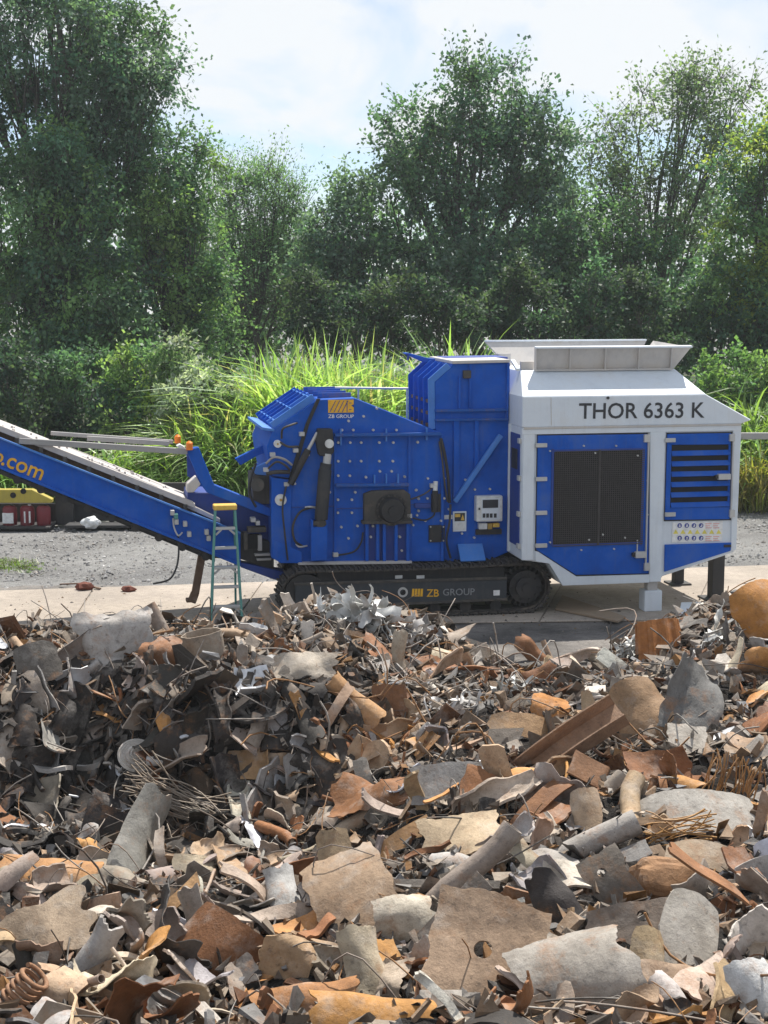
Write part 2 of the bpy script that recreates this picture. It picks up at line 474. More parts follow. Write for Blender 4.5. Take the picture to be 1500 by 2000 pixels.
# ---------------------------------------------------------------- crusher
YC = 0.36
m = MB()
prism(m, [(623, 780), (693, 777), (830, 832), (868, 848), (868, 1096), (600, 1100), (583, 1101), (548, 1098), (531, 1090), (530, 932), (569, 938), (601, 829)], YC, 2.35)
crusher = part('crusher_housing', m, BLUE, shred, 0.012)
YF = YC - 0.03
def ledge(px0, v0, px1, v1, th, dep, mat, name='ledge', parent=None):
    m = MB(); prism(m, [(px0, v0 - th / 2), (px1, v1 - th / 2), (px1, v1 + th / 2), (px0, v0 + th / 2)], YC - dep, YC + 0.01)
    return part(name, m, mat, parent or crusher, 0.004)
ledge(654, 850, 862, 848, 6, 0.10, BLUE_DUSTY)
ledge(656, 948, 799, 947, 6, 0.09, BLUE_DUSTY)
ledge(811, 988, 842, 988, 9, 0.06, BLUE_DARK)
ledge(583, 1101.5, 805, 1098.5, 5, 0.10, GREYDUST, 'sill')
m = MB(); prism(m, [(569, 938), (530, 932), (530, 1090), (548, 1098), (569, 1099)], YC - 0.05, YC + 0.01)
part('corner_column', m, BLUE, crusher, 0.008)
m = MB(); prism(m, [(531, 1052), (590, 1078), (590, 1100), (548, 1100), (533, 1090)], YC - 0.07, YC - 0.052)
part('gusset_plate', m, BLUE, crusher, 0.004)
for u, v0, v1 in ((655, 852, 1096), (800, 852, 1096), (864, 852, 1096)):
    m = MB(); prism(m, [(u - 2.5, v0), (u + 2.5, v0), (u + 2.5, v1), (u - 2.5, v1)], YC - 0.035, YC + 0.01); part('rib', m, BLUE, crusher, 0.003)
for u, v0, v1 in ((666, 838, 870), (755, 838, 862), (834, 836, 860), (732, 928, 948), (755, 926, 948), (778, 926, 948)):
    m = MB(); bx(m, u - 1.3, v0, u + 1.3, v1, YC - 0.075, YC + 0.01); part('rib', m, BLUE_PALE, crusher, 0)
m = MB(); bx(m, 711, 1022, 803, 1096, YC - 0.006, YC + 0.01); part('recess_panel', m, BLUE_DARK, crusher, 0)
for u in (717, 738, 751, 774, 797):
    m = MB(); bx(m, u - 3, 1022, u + 3, 1096, YC - 0.09, YC); part('rib', m, BLUE, crusher, 0.003)
for u0, u1, v in ((566, 655, 990), (655, 712, 993), (803, 864, 985)):       # sheet joints
    m = MB(); bx(m, u0, v - 0.8, u1, v + 0.8, YC - 0.012, YC); part('seam', m, BLUE_DARK, crusher, 0)
# rotor bearing
m = MB()
prism(m, [(711, 965), (727, 959), (790, 957), (802, 966), (803, 1020), (711, 1022)], YC - 0.09, YC + 0.01)
bear = part('bearing_block', m, GREASE, crusher, 0.01)
m = MB(); c = P(762, 994, YC)
cyl(m, (c[0], YC - 0.12, c[2]), (c[0], YC - 0.05, c[2]), 0.24, 32); cyl(m, (c[0], YC - 0.22, c[2]), (c[0], YC - 0.12, c[2]), 0.17, 32, 0.2)
cyl(m, (c[0], YC - 0.25, c[2]), (c[0], YC - 0.22, c[2]), 0.07, 20)
part('rotor_hub', m, BLACKM, crusher, 0)
m = MB()
for k in range(14):
    a = k * 2 * math.pi / 14; q = (c[0] + 0.215 * math.cos(a), YC - 0.145, c[2] + 0.215 * math.sin(a))
    cyl(m, q, (q[0], YC - 0.11, q[2]), 0.018, 6)
part('hub_bolt', m, GREASE, crusher, 0, 'stuff')
ledge(708, 1021, 806, 1020, 6, 0.14, GREASE)
# bolts on the sheet
Z2 = [(890, 598), (972, 598), (1118, 598), (1288, 598), (938, 532), (1048, 498), (862, 690), (950, 690), (1030, 690), (1163, 690), (1265, 690), (1443, 688), (862, 826), (947, 826), (1030, 826), (1163, 826), (1262, 826), (1167, 900), (1253, 900), (862, 932), (947, 932), (1065, 943), (1348, 940), (800, 1053), (987, 1053), (860, 1108), (962, 1108), (860, 1203), (962, 1203), (885, 1308), (1003, 1300), (937, 1390), (1115, 1300), (1433, 1037), (1450, 1100), (1450, 1190), (1100, 1380), (1313, 1380), (1145, 440), (640, 1165), (560, 870), (545, 990)]
Z3 = [(195, 968), (85, 1265), (282, 1278), (420, 1278), (180, 1378), (203, 1447), (278, 1447), (420, 1447), (203, 1555), (190, 1590), (260, 1637), (393, 1637), (157, 1673), (60, 1890), (40, 1770)]
Z3b = [(600, 1290), (680, 1372), (808, 1368), (675, 1780), (460, 1540), (570, 1745)]
m = MB()
for a, b in Z2:
    c = P(430 + a / 3.75, 680 + b / 3.75, YC); cyl(m, (c[0], YC - 0.05, c[2]), (c[0], YC + 0.0, c[2]), 0.019, 8)
for a, b in Z3:
    c = P(770 + a / 4.348, 640 + b / 4.348, YC); cyl(m, (c[0], YC - 0.05, c[2]), (c[0], YC + 0.0, c[2]), 0.017, 8)
part('bolt_head', m, STEEL, crusher, 0, 'stuff')
# emblem
Ye = YC - 0.016
m = MB(); bx(m, 641, 781, 691, 806, YC - 0.012, YC)
part('emblem', m, YELLOW, crusher, 0)
m = MB()
for a in (646, 654, 662, 670):
    prism(m, [(a + 9, 782.5), (a + 10.4, 782.5), (a - 1, 805), (a - 2.4, 805)], Ye, YC - 0.0125)
bx(m, 677.3, 782.5, 678.6, 805, Ye, YC - 0.0125)
prism(m, [(686, 792), (691.5, 789.5), (691.5, 796)], Ye, YC - 0.0125); 
bx(m, 682, 786.5, 686.5, 787.7, Ye, YC - 0.0125); bx(m, 682, 799, 686.5, 800.2, Ye, YC - 0.0125)
part('emblem_line', m, BLUE_DARK, crusher, 0)
text_obj('letter', 'ZB GROUP', WHITE, crusher, 641, 809.5, 691, 816.5, YC - 0.006)
# lid
m = MB()
prism(m, [(619, 780.5), (598, 829), (566, 934), (531, 930), (526, 905), (521, 872), (534, 838)], YC - 0.01, 2.3)
lid = part('crusher_lid', m, BLUE, shred, 0.01)
m = MB()
prism(m, [(626, 779), (619, 779), (597, 829), (564, 936), (572, 938), (604, 829)], YC - 0.045, YC - 0.012)
part('lid_gasket', m, RUBBER, lid, 0)
a0, a1 = P(534, 838, YC), P(617, 781, YC); b1 = P(690, 777, YC)
nrm = np.array([-(a1 - a0)[2], 0, (a1 - a0)[0]]); nrm /= np.linalg.norm(nrm)
for y in (0.40, 0.76, 1.12, 1.48, 1.84, 2.2):
    m = MB(); p, q = a0.copy(), a1.copy(); p[1] = q[1] = y
    V = []
    for c, s in ((p, 0.02), (q, 0.0)):
        pass
    lo = [p - nrm * 0.02, q - nrm * 0.02]; hi = [p + nrm * 0.10, q + nrm * 0.10]
    o2 = np.array([0, 0.03, 0])
    hexa(m, [lo[0], lo[1], lo[1] + o2, lo[0] + o2, hi[0], hi[1], hi[1] + o2, hi[0] + o2])
    part('rib', m, BLUE_PALE if y < 1 else BLUE, lid, 0.004)
for f in (0.12, 0.52, 0.93):
    m = MB(); c = a0 + (a1 - a0) * f + nrm * 0.055
    t = (a1 - a0) / np.linalg.norm(a1 - a0) * 0.012
    hexa(m, [c - t - nrm * .06 + (0, y - c[1], 0) for y in (0.42,)] + [c + t - nrm * .06 + np.array([0, 0.42 - c[1], 0]), c + t - nrm * .06 + np.array([0, 2.2 - c[1], 0]), c - t - nrm * .06 + np.array([0, 2.2 - c[1], 0]),
             c - t + nrm * .03 + np.array([0, 0.42 - c[1], 0]), c + t + nrm * .03 + np.array([0, 0.42 - c[1], 0]), c + t + nrm * .03 + np.array([0, 2.2 - c[1], 0]), c - t + nrm * .03 + np.array([0, 2.2 - c[1], 0])])
    part('cross_rib', m, BLUE_PALE, lid, 0.003)
for y in (0.55, 1.0, 1.5, 2.0):
    m = MB(); p = P(624, 779, YC); q = P(690, 776.5, YC)
    box(m, p[0], q[0], y, y + 0.03, p[2] - 0.02, p[2] + 0.075); part('rib', m, BLUE_DUSTY, crusher, 0.004)
m = MB(); p, q = P(507, 829, YC), P(534, 840, YC)
prism(m, [(512, 834), (536, 838), (536, 843), (512, 840)], YC - 0.02, 2.3); part('lid_lip', m, BLUE_PALE, lid, 0.004)  # pale paint on the lip stands in for its bright edge highlight
m = MB(); prism(m, [(459, 896), (497, 877), (523, 866), (528, 880), (503, 890), (470, 909)], 0.95, 1.05); part('lid_arm', m, BLUE, lid, 0.008)
m = MB(); prism(m, [(493, 915), (519, 903), (530, 905), (530, 930), (500, 927)], 0.6, 0.7); part('lid_arm', m, BLUE_PALE, lid, 0.008)
m = MB(); cyl(m, P(503, 947, 0.7), P(503, 947, 0.3), 0.10, 18); bx(m, 494, 928, 530, 985, 0.6, 1.3); part('hydraulic_motor', m, GREASE, crusher, 0.01)
for u, v, r_, y in ((541, 866, 0.055, YC - 0.09), (547, 975, 0.085, YC - 0.09)):
    m = MB(); c = P(u, v, YC); cyl(m, (c[0], y, c[2]), (c[0], YC, c[2]), r_, 20); part('pin_cap', m, PALEPLASTIC, crusher, 0.006)
    m = MB(); cyl(m, (c[0], y - 0.012, c[2]), (c[0], y, c[2]), r_ * 0.25, 10); part('pin', m, BRASS, crusher, 0)
# big hydraulic cylinder
m = MB(); prism(m, [(622, 838), (650, 838), (653, 882), (645, 893), (624, 890), (618, 860)], YC - 0.18, YC); ram = part('cylinder_bracket', m, BLACKM, crusher, 0.01)
m = MB(); c = P(639, 864, YC); cyl(m, (c[0], YC - 0.22, c[2]), (c[0], YC - 0.17, c[2]), 0.065, 20); part('pin_cap', m, PALEPLASTIC, crusher, 0.006)
m = MB(); cyl(m, P(640, 886, YC - 0.14), P(636, 925, YC - 0.14), 0.06, 16); part('cylinder_rod', m, STEEL, crusher, 0)
m = MB(); tube(m, [P(637, 905, YC - 0.14), P(635, 917, YC - 0.14), P(635, 918, YC - 0.14), P(627, 1014, YC - 0.14)], [0.085, 0.085, 0.098, 0.098], 20); part('cylinder_barrel', m, BLACKM, crusher, 0)
m = MB(); cyl(m, P(626, 1012, YC - 0.14), P(626, 1028, YC - 0.14), 0.07, 16); bx(m, 612, 1018, 639, 1026, YC - 0.2, YC - 0.08); part('cylinder_clevis', m, GREASE, crusher, 0)
m = MB(); prism(m, [(608, 1030), (640, 1028), (639, 1094), (608, 1096)], YC - 0.2, YC - 0.11); bx(m, 608, 1016, 612, 1032, YC - 0.2, YC); bx(m, 636, 1016, 640, 1032, YC - 0.2, YC); bx(m, 612, 1030, 636, 1094, YC - 0.11, YC)
part('cylinder_foot', m, BLUE, crusher, 0.006)
# slim cylinder
m = MB(); cyl(m, P(602, 878, YC - 0.1), P(567, 946, YC - 0.1), 0.05, 14); part('slim_cylinder', m, BLACKM, crusher, 0)
m = MB(); cyl(m, P(620, 845, YC - 0.1), P(602, 878, YC - 0.1), 0.026, 12); part('slim_rod', m, STEEL, crusher, 0)
# hoses
def hose(pts, Y, r_=0.016, mat=None, parent=None, name='hose'):
    q = [P(u, v, Y + dy) for u, v, dy in pts]
    q = np.array(q); k = np.linspace(0, len(q) - 1, 7 * (len(q) - 1) + 1)
    # Catmull-Rom
    out = []
    for t in k:
        i = min(int(t), len(q) - 2); f = t - i
        p0, p1, p2, p3 = q[max(i - 1, 0)], q[i], q[i + 1], q[min(i + 2, len(q) - 1)]
        out.append(0.5 * ((2 * p1) + (-p0 + p2) * f + (2 * p0 - 5 * p1 + 4 * p2 - p3) * f * f + (-p0 + 3 * p1 - 3 * p2 + p3) * f ** 3))
    m = MB(); tube(m, out, r_, 8); return part(name, m, mat or RUBBER, parent or crusher, 0)
hose([(550, 856, 0), (552, 838, -.1), (566, 831, -.1), (580, 826, 0)], YC - .06, .016, GREASE)
hose([(545, 862, 0), (562, 872, -.08), (582, 872, 0)], YC - .06, .018, GREASE)
hose([(520, 905, 0), (535, 893, -.1), (555, 897, -.1), (570, 908, 0)], YC - .06, .018, DULLSTEEL)
hose([(524, 915, 0), (540, 902, -.1), (556, 908, -.1), (566, 918, 0)], YC - .08, .016, GREASE)
hose([(522, 925, 0), (540, 922, -.1), (565, 922, 0)], YC - .05, .03, GREASE)
hose([(612, 990, 0), (586, 1000, -.06), (572, 1028, -.08), (576, 1056, -.06), (590, 1066, 0)], YC - .03, .018, BLACKM)
hose([(600, 1066, 0), (585, 1068, -.03), (578, 1062, 0)], YC - .03, .014, STEEL)
hose([(596, 991, 0), (608, 990, -.03), (618, 992, 0)], YC - .03, .016, STEEL)
hose([(861, 856, 0), (868, 885, -.04), (875, 930, -.04), (878, 982, 0)], YC - .03, .024, BLACKM)
hose([(858, 862, 0), (864, 900, -.03), (868, 940, -.03), (874, 980, 0)], YC - .04, .014, GREASE)
hose([(655, 1085, 0), (690, 1078, -.05), (705, 1060, -.05), (709, 1040, 0)], YC - .04, .014, BLACKM)
hose([(803, 975, 0), (822, 968, -.06), (836, 960, -.06), (846, 950, 0)], YC - .04, .012, GREASE)
hose([(806, 1012, 0), (830, 1016, -.05), (846, 1008, -.05), (849, 1000, 0)], YC - .04, .013, BLACKM)
hose([(560, 945, 0), (552, 990, -.05), (556, 1040, -.05), (562, 1094, 0)], YC - .07, .014, BLACKM)
hose([(880, 985, 0), (878, 1020, -.06), (872, 1055, -.06), (880, 1090, 0)], YC - .03, .018, BLACKM)
hose([(500, 905, 0), (490, 935, -.05), (488, 965, -.05), (500, 990, 0)], YC + .1, .018, BLACKM)
for u, v in ((800, 1008), (600, 887), (578, 880), (656, 1084), (846, 949), (560, 946), (520, 918), (533, 888), (590, 848)):
    m = MB(); bx(m, u - 5, v - 4, u + 5, v + 4, YC - 0.09, YC); part('hose_fitting', m, STEEL, crusher, 0.004)
m = MB(); cyl(m, P(850, 958, YC - .08), P(849, 1000, YC - .08), 0.045, 16); bx(m, 843, 965, 861, 1000, YC - 0.04, YC); part('filter_bottle', m, BLACKM, crusher, 0)
m = MB(); cyl(m, P(851, 940, YC - .08), P(850, 958, YC - .08), 0.035, 14); part('bottle_cap', m, PALEPLASTIC, crusher, 0)
m = MB(); bx(m, 838, 1026, 869, 1059, YC - 0.035, YC); part('access_plate', m, BLACKM, crusher, 0.004)
m = MB()
for u, v in ((841, 1029), (866, 1029), (841, 1056), (866, 1056)):
    c = P(u, v, YC - .035); cyl(m, (c[0], YC - 0.045, c[2]), (c[0], YC - 0.034, c[2]), 0.013, 6)
part('plate_bolt', m, STEEL, crusher, 0, 'stuff')

# ---------------------------------------------------------------- feeder box
YB = 0.45
m = MB()
prism(m, [(849, 746), (881, 718), (885, 709), (996, 708), (994, 1078), (950, 1097), (868, 1097), (864, 850), (850, 840)], YB, 1.9)
feeder = part('feeder_box', m, BLUE, shred, 0.01)
m = MB(); prism(m, [(884, 711), (996, 708), (996, 702), (884, 704.5)], YB - 0.05, 1.95); part('top_rim', m, GREYDUST, feeder, 0.006)
m = MB(); prism(m, [(872, 704), (992, 701.5), (992, 697), (872, 699)], 1.2, 1.9); part('rear_rim', m, BLUE_DARK, feeder, 0.006)
for v, th in ((799, 5), (818, 4)):
    m = MB(); prism(m, [(851, v + 1), (994, v - 1), (994, v - 1 + th), (851, v + 1 + th)], YB - 0.07, YB + 0.01); part('ledge', m, BLUE_DUSTY, feeder, 0.004)
for u0, u1, v0, v1 in ((886, 897, 820, 975), (896, 900, 735, 798), (927, 935, 822, 930), (917, 920, 712, 798), (990, 994, 711, 820)):
    m = MB(); bx(m, u0, v0, u1, v1, YB - 0.05, YB + 0.01); part('rib', m, BLUE, feeder, 0.004)
m = MB(); bar(m, P(978, 850, YB - .07), P(888, 980, YB - .07), 0.075, 0.075, up=(0, 1, 0)); part('diagonal_brace', m, BLUE_PALE, feeder, 0.008)
m = MB(); c = P(911, 727, YB); box(m, c[0] - .06, c[0] + .06, YB - .06, YB, c[2] - .09, c[2] + .03); part('lifting_lug', m, GREASE, feeder, 0.006)
m = MB()
for a, b in Z3b:
    c = P(770 + a / 4.348, 640 + b / 4.348, YB); cyl(m, (c[0], YB - 0.05, c[2]), (c[0], YB, c[2]), 0.017, 8)
part('bolt_head', m, STEEL, feeder, 0, 'stuff')
# finned left side: upright fins with a chamfered head
pa, pb, pc, pd = P(850, 838, YB), P(849, 746, YB), P(881, 718, YB), P(886, 709, YB)
for i, y in enumerate((0.45, 0.80, 1.15, 1.5, 1.85)):
    m = MB(); t = 0.10
    pts = [(pa[0], pa[2]), (pb[0], pb[2]), (pc[0], pc[2]), (pc[0] - t * .7, pc[2] + t * .7), (pb[0] - t, pb[2] + t * .4), (pa[0] - t, pa[2])]
    q = np.array([(x, 0, z) for x, z in pts][::-1])
    prism_xz(m, q, y, y + 0.035); part('fin', m, BLUE_PALE if i == 0 else BLUE, feeder, 0.004)
for k, z in enumerate((0.02, 0.20, 0.38)):
    m = MB(); box(m, pa[0] - 0.07, pa[0] + 0.0, 0.47, 1.87, pa[2] + z, pa[2] + z + 0.05); part('cross_rib', m, RUSTM, feeder, 0.003)
m = MB(); prism(m, [(790, 690), (797, 689), (835, 699), (868, 703), (868, 712), (830, 708)], 1.55, 1.75); part('pivot_arm', m, BLUE, feeder, 0.006)
m = MB(); bar(m, P(797, 690, 1.5), P(797, 703, 1.5), .03, .03, up=(0, 1, 0)); part('pivot_pin', m, BLUE_DARK, feeder, 0)
# control cabinet, stickers, step plate
m = MB(); bx(m, 931, 969, 982, 1019, YB - 0.16, YB); cab = part('control_cabinet', m, PALEPLASTIC, feeder, 0.012)
m = MB(); bx(m, 941, 974, 976, 1015, YB - 0.168, YB - 0.158); part('keypad_panel', m, GREYP, feeder, 0)
m = MB(); bx(m, 943, 976, 973, 992, YB - 0.176, YB - 0.168); part('display', m, INK, feeder, 0)
m = MB()
for u in (943, 950, 957, 965): bx(m, u, 1003, u + 5, 1011, YB - 0.178, YB - 0.168)
bx(m, 935, 992, 938, 996, YB - 0.175, YB - 0.16)
part('push_button', m, INK, feeder, 0, 'stuff')
for u0, u1, mt in ((936, 952, PALEPLASTIC), (953, 962, BRASS), (963, 976, CAPYEL)):
    m = MB(); bx(m, u0, 1022, u1, 1034 if u0 != 963 else 1030, YB - 0.1, YB); part('cable_gland', m, mt, feeder, 0.006)
m = MB(); bx(m, 930, 1034, 980, 1044, YB - 0.05, YB); part('cable_tray', m, BLACKM, feeder, 0)
m = MB(); bx(m, 885, 999, 911, 1038, YB - 0.03, YB); part('notice_frame', m, GREYP, feeder, 0.003)
m = MB(); bx(m, 888, 1002, 908, 1018, YB - 0.036, YB - 0.029); part('notice_top', m, INK, feeder, 0)
m = MB(); bx(m, 889, 1004, 899, 1010, YB - 0.042, YB - 0.036); prism(m, [(900, 1016), (904, 1005), (907, 1016)], YB - 0.042, YB - 0.036); part('warning_print', m, CAPYEL, feeder, 0)
m = MB(); bx(m, 888, 1020, 908, 1035, YB - 0.036, YB - 0.029); part('notice_bottom', m, PALEPLASTIC, feeder, 0)
m = MB(); bx(m, 867, 1006, 884, 1014, YB - 0.012, YB); part('type_plate', m, PALEPLASTIC, feeder, 0)
m = MB(); p0, p1, p2, p3 = P(894, 1062, YB - .02), P(942, 1061, YB - .02), P(949, 1094, YB - .3), P(900, 1096, YB - .3)
o2 = np.array([0, .02, -.02]); hexa(m, [p3 + o2, p2 + o2, p1 + o2, p0 + o2, p3, p2, p1, p0]); part('step_plate', m, BLUE_PALE, feeder, 0.003)

# ---------------------------------------------------------------- rear railing
m = MB(); Yr = 2.25
tube(m, [P(640, 757, Yr), P(806, 759, Yr)], .018, 8)
for u in (795, 805): tube(m, [P(u, 758, Yr), P(u, 822, Yr)], .016, 8)
tube(m, [P(700, 757, Yr), P(700, 800, Yr)], .016, 8)
part('guard_rail', m, STEEL, shred, 0)

# ---------------------------------------------------------------- engine house
YH = -0.26
outer = [(1020, 834), (1018, 1094), (1073, 1101), (1099, 1143), (1290, 1136.5), (1293, 1126), (1434, 1079), (1437, 1060), (1447, 830)]
m = MB(); prism(m, outer, YH, 2.45)
house = part('engine_house', m, GREYP, shred, 0.015)
def hbox(u0, v0, u1, v1, d0, d1, mat, name, bev=0.004):
    m = MB(); bx(m, u0, v0, u1, v1, YH - d1, YH - d0); return part(name, m, mat, house, bev)
for u, w_ in ((1033, 12),):
    hbox(u - w_, 838, u + 10, 1094, 0, 0.03, GREYP, 'corner_post')
m = MB(); prism(m, [(1270, 838), (1300, 837), (1291, 1136), (1268, 1137)], YH - 0.03, YH); part('center_post', m, GREYP, house, 0.005)
m = MB(); prism(m, [(1432, 837), (1448, 836), (1438, 1074), (1428, 1076)], YH - 0.03, YH); part('corner_post', m, GREYP, house, 0.005)
hbox(1020, 833, 1448, 845, 0, 0.034, GREYP, 'top_rail')
m = MB(); prism(m, [(1052, 1078), (1126, 1126), (1268, 1122), (1268, 1138), (1099, 1144), (1073, 1101), (1046, 1097), (1046, 1076)], YH - 0.03, YH); part('bottom_rail', m, GREYP, house, 0.005)
# seals, doors
d1 = [(1051, 851), (1266, 848), (1267, 1120), (1125, 1123), (1048, 1074)]
s1 = [(1049, 848), (1269, 845), (1270, 1124), (1124, 1127), (1045, 1076)]
m = MB(); prism(m, s1, YH - 0.012, YH); part('door_seal', m, RUBBER, house, 0)
m = MB(); prism(m, d1, YH - 0.04, YH - 0.002); part('mesh_door', m, BLUE, house, 0.006)
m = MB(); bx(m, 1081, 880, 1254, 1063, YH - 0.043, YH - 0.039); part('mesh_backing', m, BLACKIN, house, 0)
m = MB()
a, b = P(1081, 970, YH), P(1254, 970, YH); t_, b_ = P(1168, 880, YH)[2], P(1168, 1063, YH)[2]
for x in np.linspace(a[0], b[0], 44): box(m, x - .006, x + .006, YH - 0.058, YH - 0.044, b_, t_)
for z in np.linspace(b_, t_, 46): box(m, a[0], b[0], YH - 0.063, YH - 0.0585, z - .006, z + .006)
part('wire_mesh', m, MESHM, house, 0, 'stuff')
hbox(1168, 879, 1172, 1064, 0.04, 0.07, MESHM, 'mesh_bar')
for (u0, v0, u1, v1) in ((1079, 877, 1256, 881), (1079, 1061, 1256, 1065), (1077, 877, 1081, 1065), (1253, 877, 1257, 1065)):
    hbox(u0, v0, u1, v1, 0.039, 0.06, BLUE_DARK, 'mesh_frame', 0)
m = MB()
for u, v in ((1138, 870), (1201, 870), (1133, 1073), (1197, 1071), (1262, 938), (1262, 1004), (1072, 880), (1072, 1058), (1148, 1053), (1175, 1043), (1218, 1049), (1160, 884), (1243, 889)):
    c = P(u, v, YH); cyl(m, (c[0], YH - .07, c[2]), (c[0], YH - .03, c[2]), .014, 8)
part('door_bolt', m, STEEL, house, 0, 'stuff')
for v in (870, 936, 1002, 1066): hbox(1047, v - 4, 1069, v + 4, 0.03, 0.075, STEEL, 'hinge')
hbox(1263.5, 846, 1266, 1114, 0.04, 0.075, STEEL, 'latch_bar', 0)
for v in (857, 1108): hbox(1259, v - 8, 1270, v + 7, 0.03, 0.085, STEEL, 'latch_guide')
hbox(1242, 1078, 1263, 1090, 0.04, 0.12, STEEL, 'door_handle'); hbox(1236, 1080, 1243, 1088, 0.04, 0.10, BLACKM, 'handle_grip'); hbox(1244, 1054, 1246, 1079, 0.04, 0.06, STEEL, 'handle_chain', 0)
m = MB(); prism(m, [(1302, 845.5), (1431, 843.5), (1428, 1016), (1297, 1018)], YH - 0.012, YH); part('door_seal', m, RUBBER, house, 0)
d2 = [(1304, 848), (1428, 846), (1425, 1014), (1299, 1015.5)]
m = MB()   # louvre door with a real opening: four pieces round it
prism(m, [(1304, 848), (1428, 846), (1427.5, 868), (1303.5, 869)], YH - .04, YH - .002); prism(m, [(1300, 991.5), (1425.5, 990), (1425, 1014), (1299, 1015.5)], YH - .04, YH - .002)
prism(m, [(1303.5, 869), (1312, 869), (1309, 991.4), (1300, 991.5)], YH - .04, YH - .002); prism(m, [(1424, 868), (1427.5, 868), (1425.5, 990), (1421.5, 990)], YH - .04, YH - .002)
part('louvre_door', m, BLUE, house, 0.004)
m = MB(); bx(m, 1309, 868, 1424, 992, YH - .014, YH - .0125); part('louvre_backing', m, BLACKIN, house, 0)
for k in range(6):
    v = 882 + k * 20.2
    m = MB(); p, q = P(1310.5 - .4 * k, v + 4, YH), P(1424 - .3 * k, v + 3, YH)
    hexa(m, [(p[0], YH - .05, p[2] - .035), (q[0], YH - .05, p[2] - .035), (q[0], YH - .015, p[2] + .03), (p[0], YH - .015, p[2] + .03),
             (p[0], YH - .062, p[2] - .028), (q[0], YH - .062, p[2] - .028), (q[0], YH - .02, p[2] + .042), (p[0], YH - .02, p[2] + .042)])
    part('slat', m, BLUE, house, 0)
for v in (860, 1005): hbox(1300, v - 4, 1320, v + 4, 0.03, 0.075, STEEL, 'hinge')
hbox(1429.5, 846, 1432, 1012, 0.04, 0.075, STEEL, 'latch_bar', 0)
for v in (856, 1004): hbox(1426, v - 8, 1436, v + 6, 0.03, 0.085, STEEL, 'latch_guide')
hbox(1404, 926, 1428, 937, 0.05, 0.12, STEEL, 'door_handle'); hbox(1398, 928, 1405, 935, 0.05, 0.11, BLACKM, 'handle_grip')
m = MB(); prism(m, [(1299, 1064), (1429, 1060), (1427, 1076), (1298, 1117)], YH - .03, YH); part('lower_panel', m, BLUE, house, 0.005)
hbox(1414, 1064, 1428, 1069, .03, .04, BLACKM, 'panel_slot', 0)
# safety sign sheet
m = MB(); bx(m, 1313, 1019, 1411, 1058, YH - .012, YH); part('safety_sign', m, WHITE, house, 0)
Ys = YH - .0165
for row, v in enumerate((1026.5, 1051)):
    for k in range(4):
        m = MB(); c = P(1327.5 + k * 14, v, Ys); cyl(m, (c[0], Ys, c[2]), (c[0], YH - .0125, c[2]), .037, 14); part('sign_disc', m, SIGNBLUE, house, 0)
        m = MB(); s = .012; cyl(m, (c[0] + .003 * k, Ys - .003, c[2] + .006), (c[0] + .003 * k, Ys - .0004, c[2] + .006), s, 8); box(m, c[0] - .014, c[0] + .014, Ys - .003, Ys - .0004, c[2] - .022, c[2] - .01); part('sign_figure', m, WHITE, house, 0)
for k in range(7):
    m = MB(); u = 1320 + k * 14; prism(m, [(u - 5, 1042.5), (u, 1034), (u + 5, 1042.5)], Ys, YH - .0125); part('sign_triangle', m, SIGNYEL, house, 0)
m = MB()
for v0 in (1022, 1047):
    for k in range(3):
        for j in range(2): bx(m, 1378 + j * 15, v0 + k * 4, 1390 + j * 15 - (k % 2) * 3, v0 + k * 4 + 1.8, Ys, YH - .0125)
part('sign_print', m, SIGNRED, house, 0, 'stuff')
# left flank of the house
xl = P(1020, 960, YH)[0]
def flank(y0, y1, v0, v1, mat, name, t=.02):
    m = MB(); z0, z1 = P(1019, v1, YH)[2], P(1019, v0, YH)[2]; box(m, xl - t, xl + .01, y0, y1, z0, z1); return part(name, m, mat, house, 0.004)
flank(YH + .10, YH + .60, 850, 1070, BLUE_DARK, 'side_panel'); flank(YH + .2, YH + .5, 880, 920, BLACKM, 'side_vent', .03)
for v in (862, 935, 1005, 1068): flank(YH + .03, YH + .13, v - 5, v + 5, STEEL, 'hinge', .05)
flank(YH + .60, YH + .66, 834, 1090, GREYP, 'side_post', .04)

# ---------------------------------------------------------------- hood and hopper
A_, B_, N_ = P(1029, 833, YH - .03), P(1447, 830, YH - .03), P(1468, 820, YH - .03)
Ct, Dt = P(1027, 774, YH - .03), P(1379, 771, YH - .03)
YT = YH + 0.62
E_, F_ = P(1017, 722, YT), P(1317, 721, YT)
ztop = (E_[2] + F_[2]) / 2; E_[2] = F_[2] = ztop
zc = (Ct[2] + Dt[2]) / 2; Ct[2] = Dt[2] = zc
zb = (A_[2] + B_[2]) / 2; A_[2] = B_[2] = zb
A_[0] = Ct[0] = xl - .02
YBK = 2.45
def back(p, y): q = p.copy(); q[1] = y; return q
Yt2 = YBK - .62
V = [A_, B_, N_, Dt, Ct, E_, F_, back(E_, Yt2), back(F_, Yt2), back(A_, YBK + .03), back(B_, YBK + .03), back(N_, YBK + .03), back(Dt, YBK + .03), back(Ct, YBK + .03)]
faces = [[0, 1, 2, 3, 4], [4, 3, 6, 5], [5, 6, 8, 7], [3, 12, 8, 6], [3, 2, 11, 12], [1, 10, 11, 2], [0, 4, 13, 9], [4, 5, 7, 13], [13, 7, 8, 12], [9, 13, 12, 11, 10], [0, 9, 10, 1]]
m = MB(); m.add(V, [np.array(f) for f in faces])
hood = part('hood', m, GREYP, shred, 0.012)
m = MB(); prism(m, [(1075.6, 776), (1076.8, 776), (1077.6, 831), (1076.4, 831)], YH - .034, YH - .0305); part('seam', m, GREYDUST, hood, 0)
m = MB(); bx(m, 1024, 831, 1448, 835, YH - .05, YH - .02); part('drip_edge', m, GREYDUST, hood, 0.004)
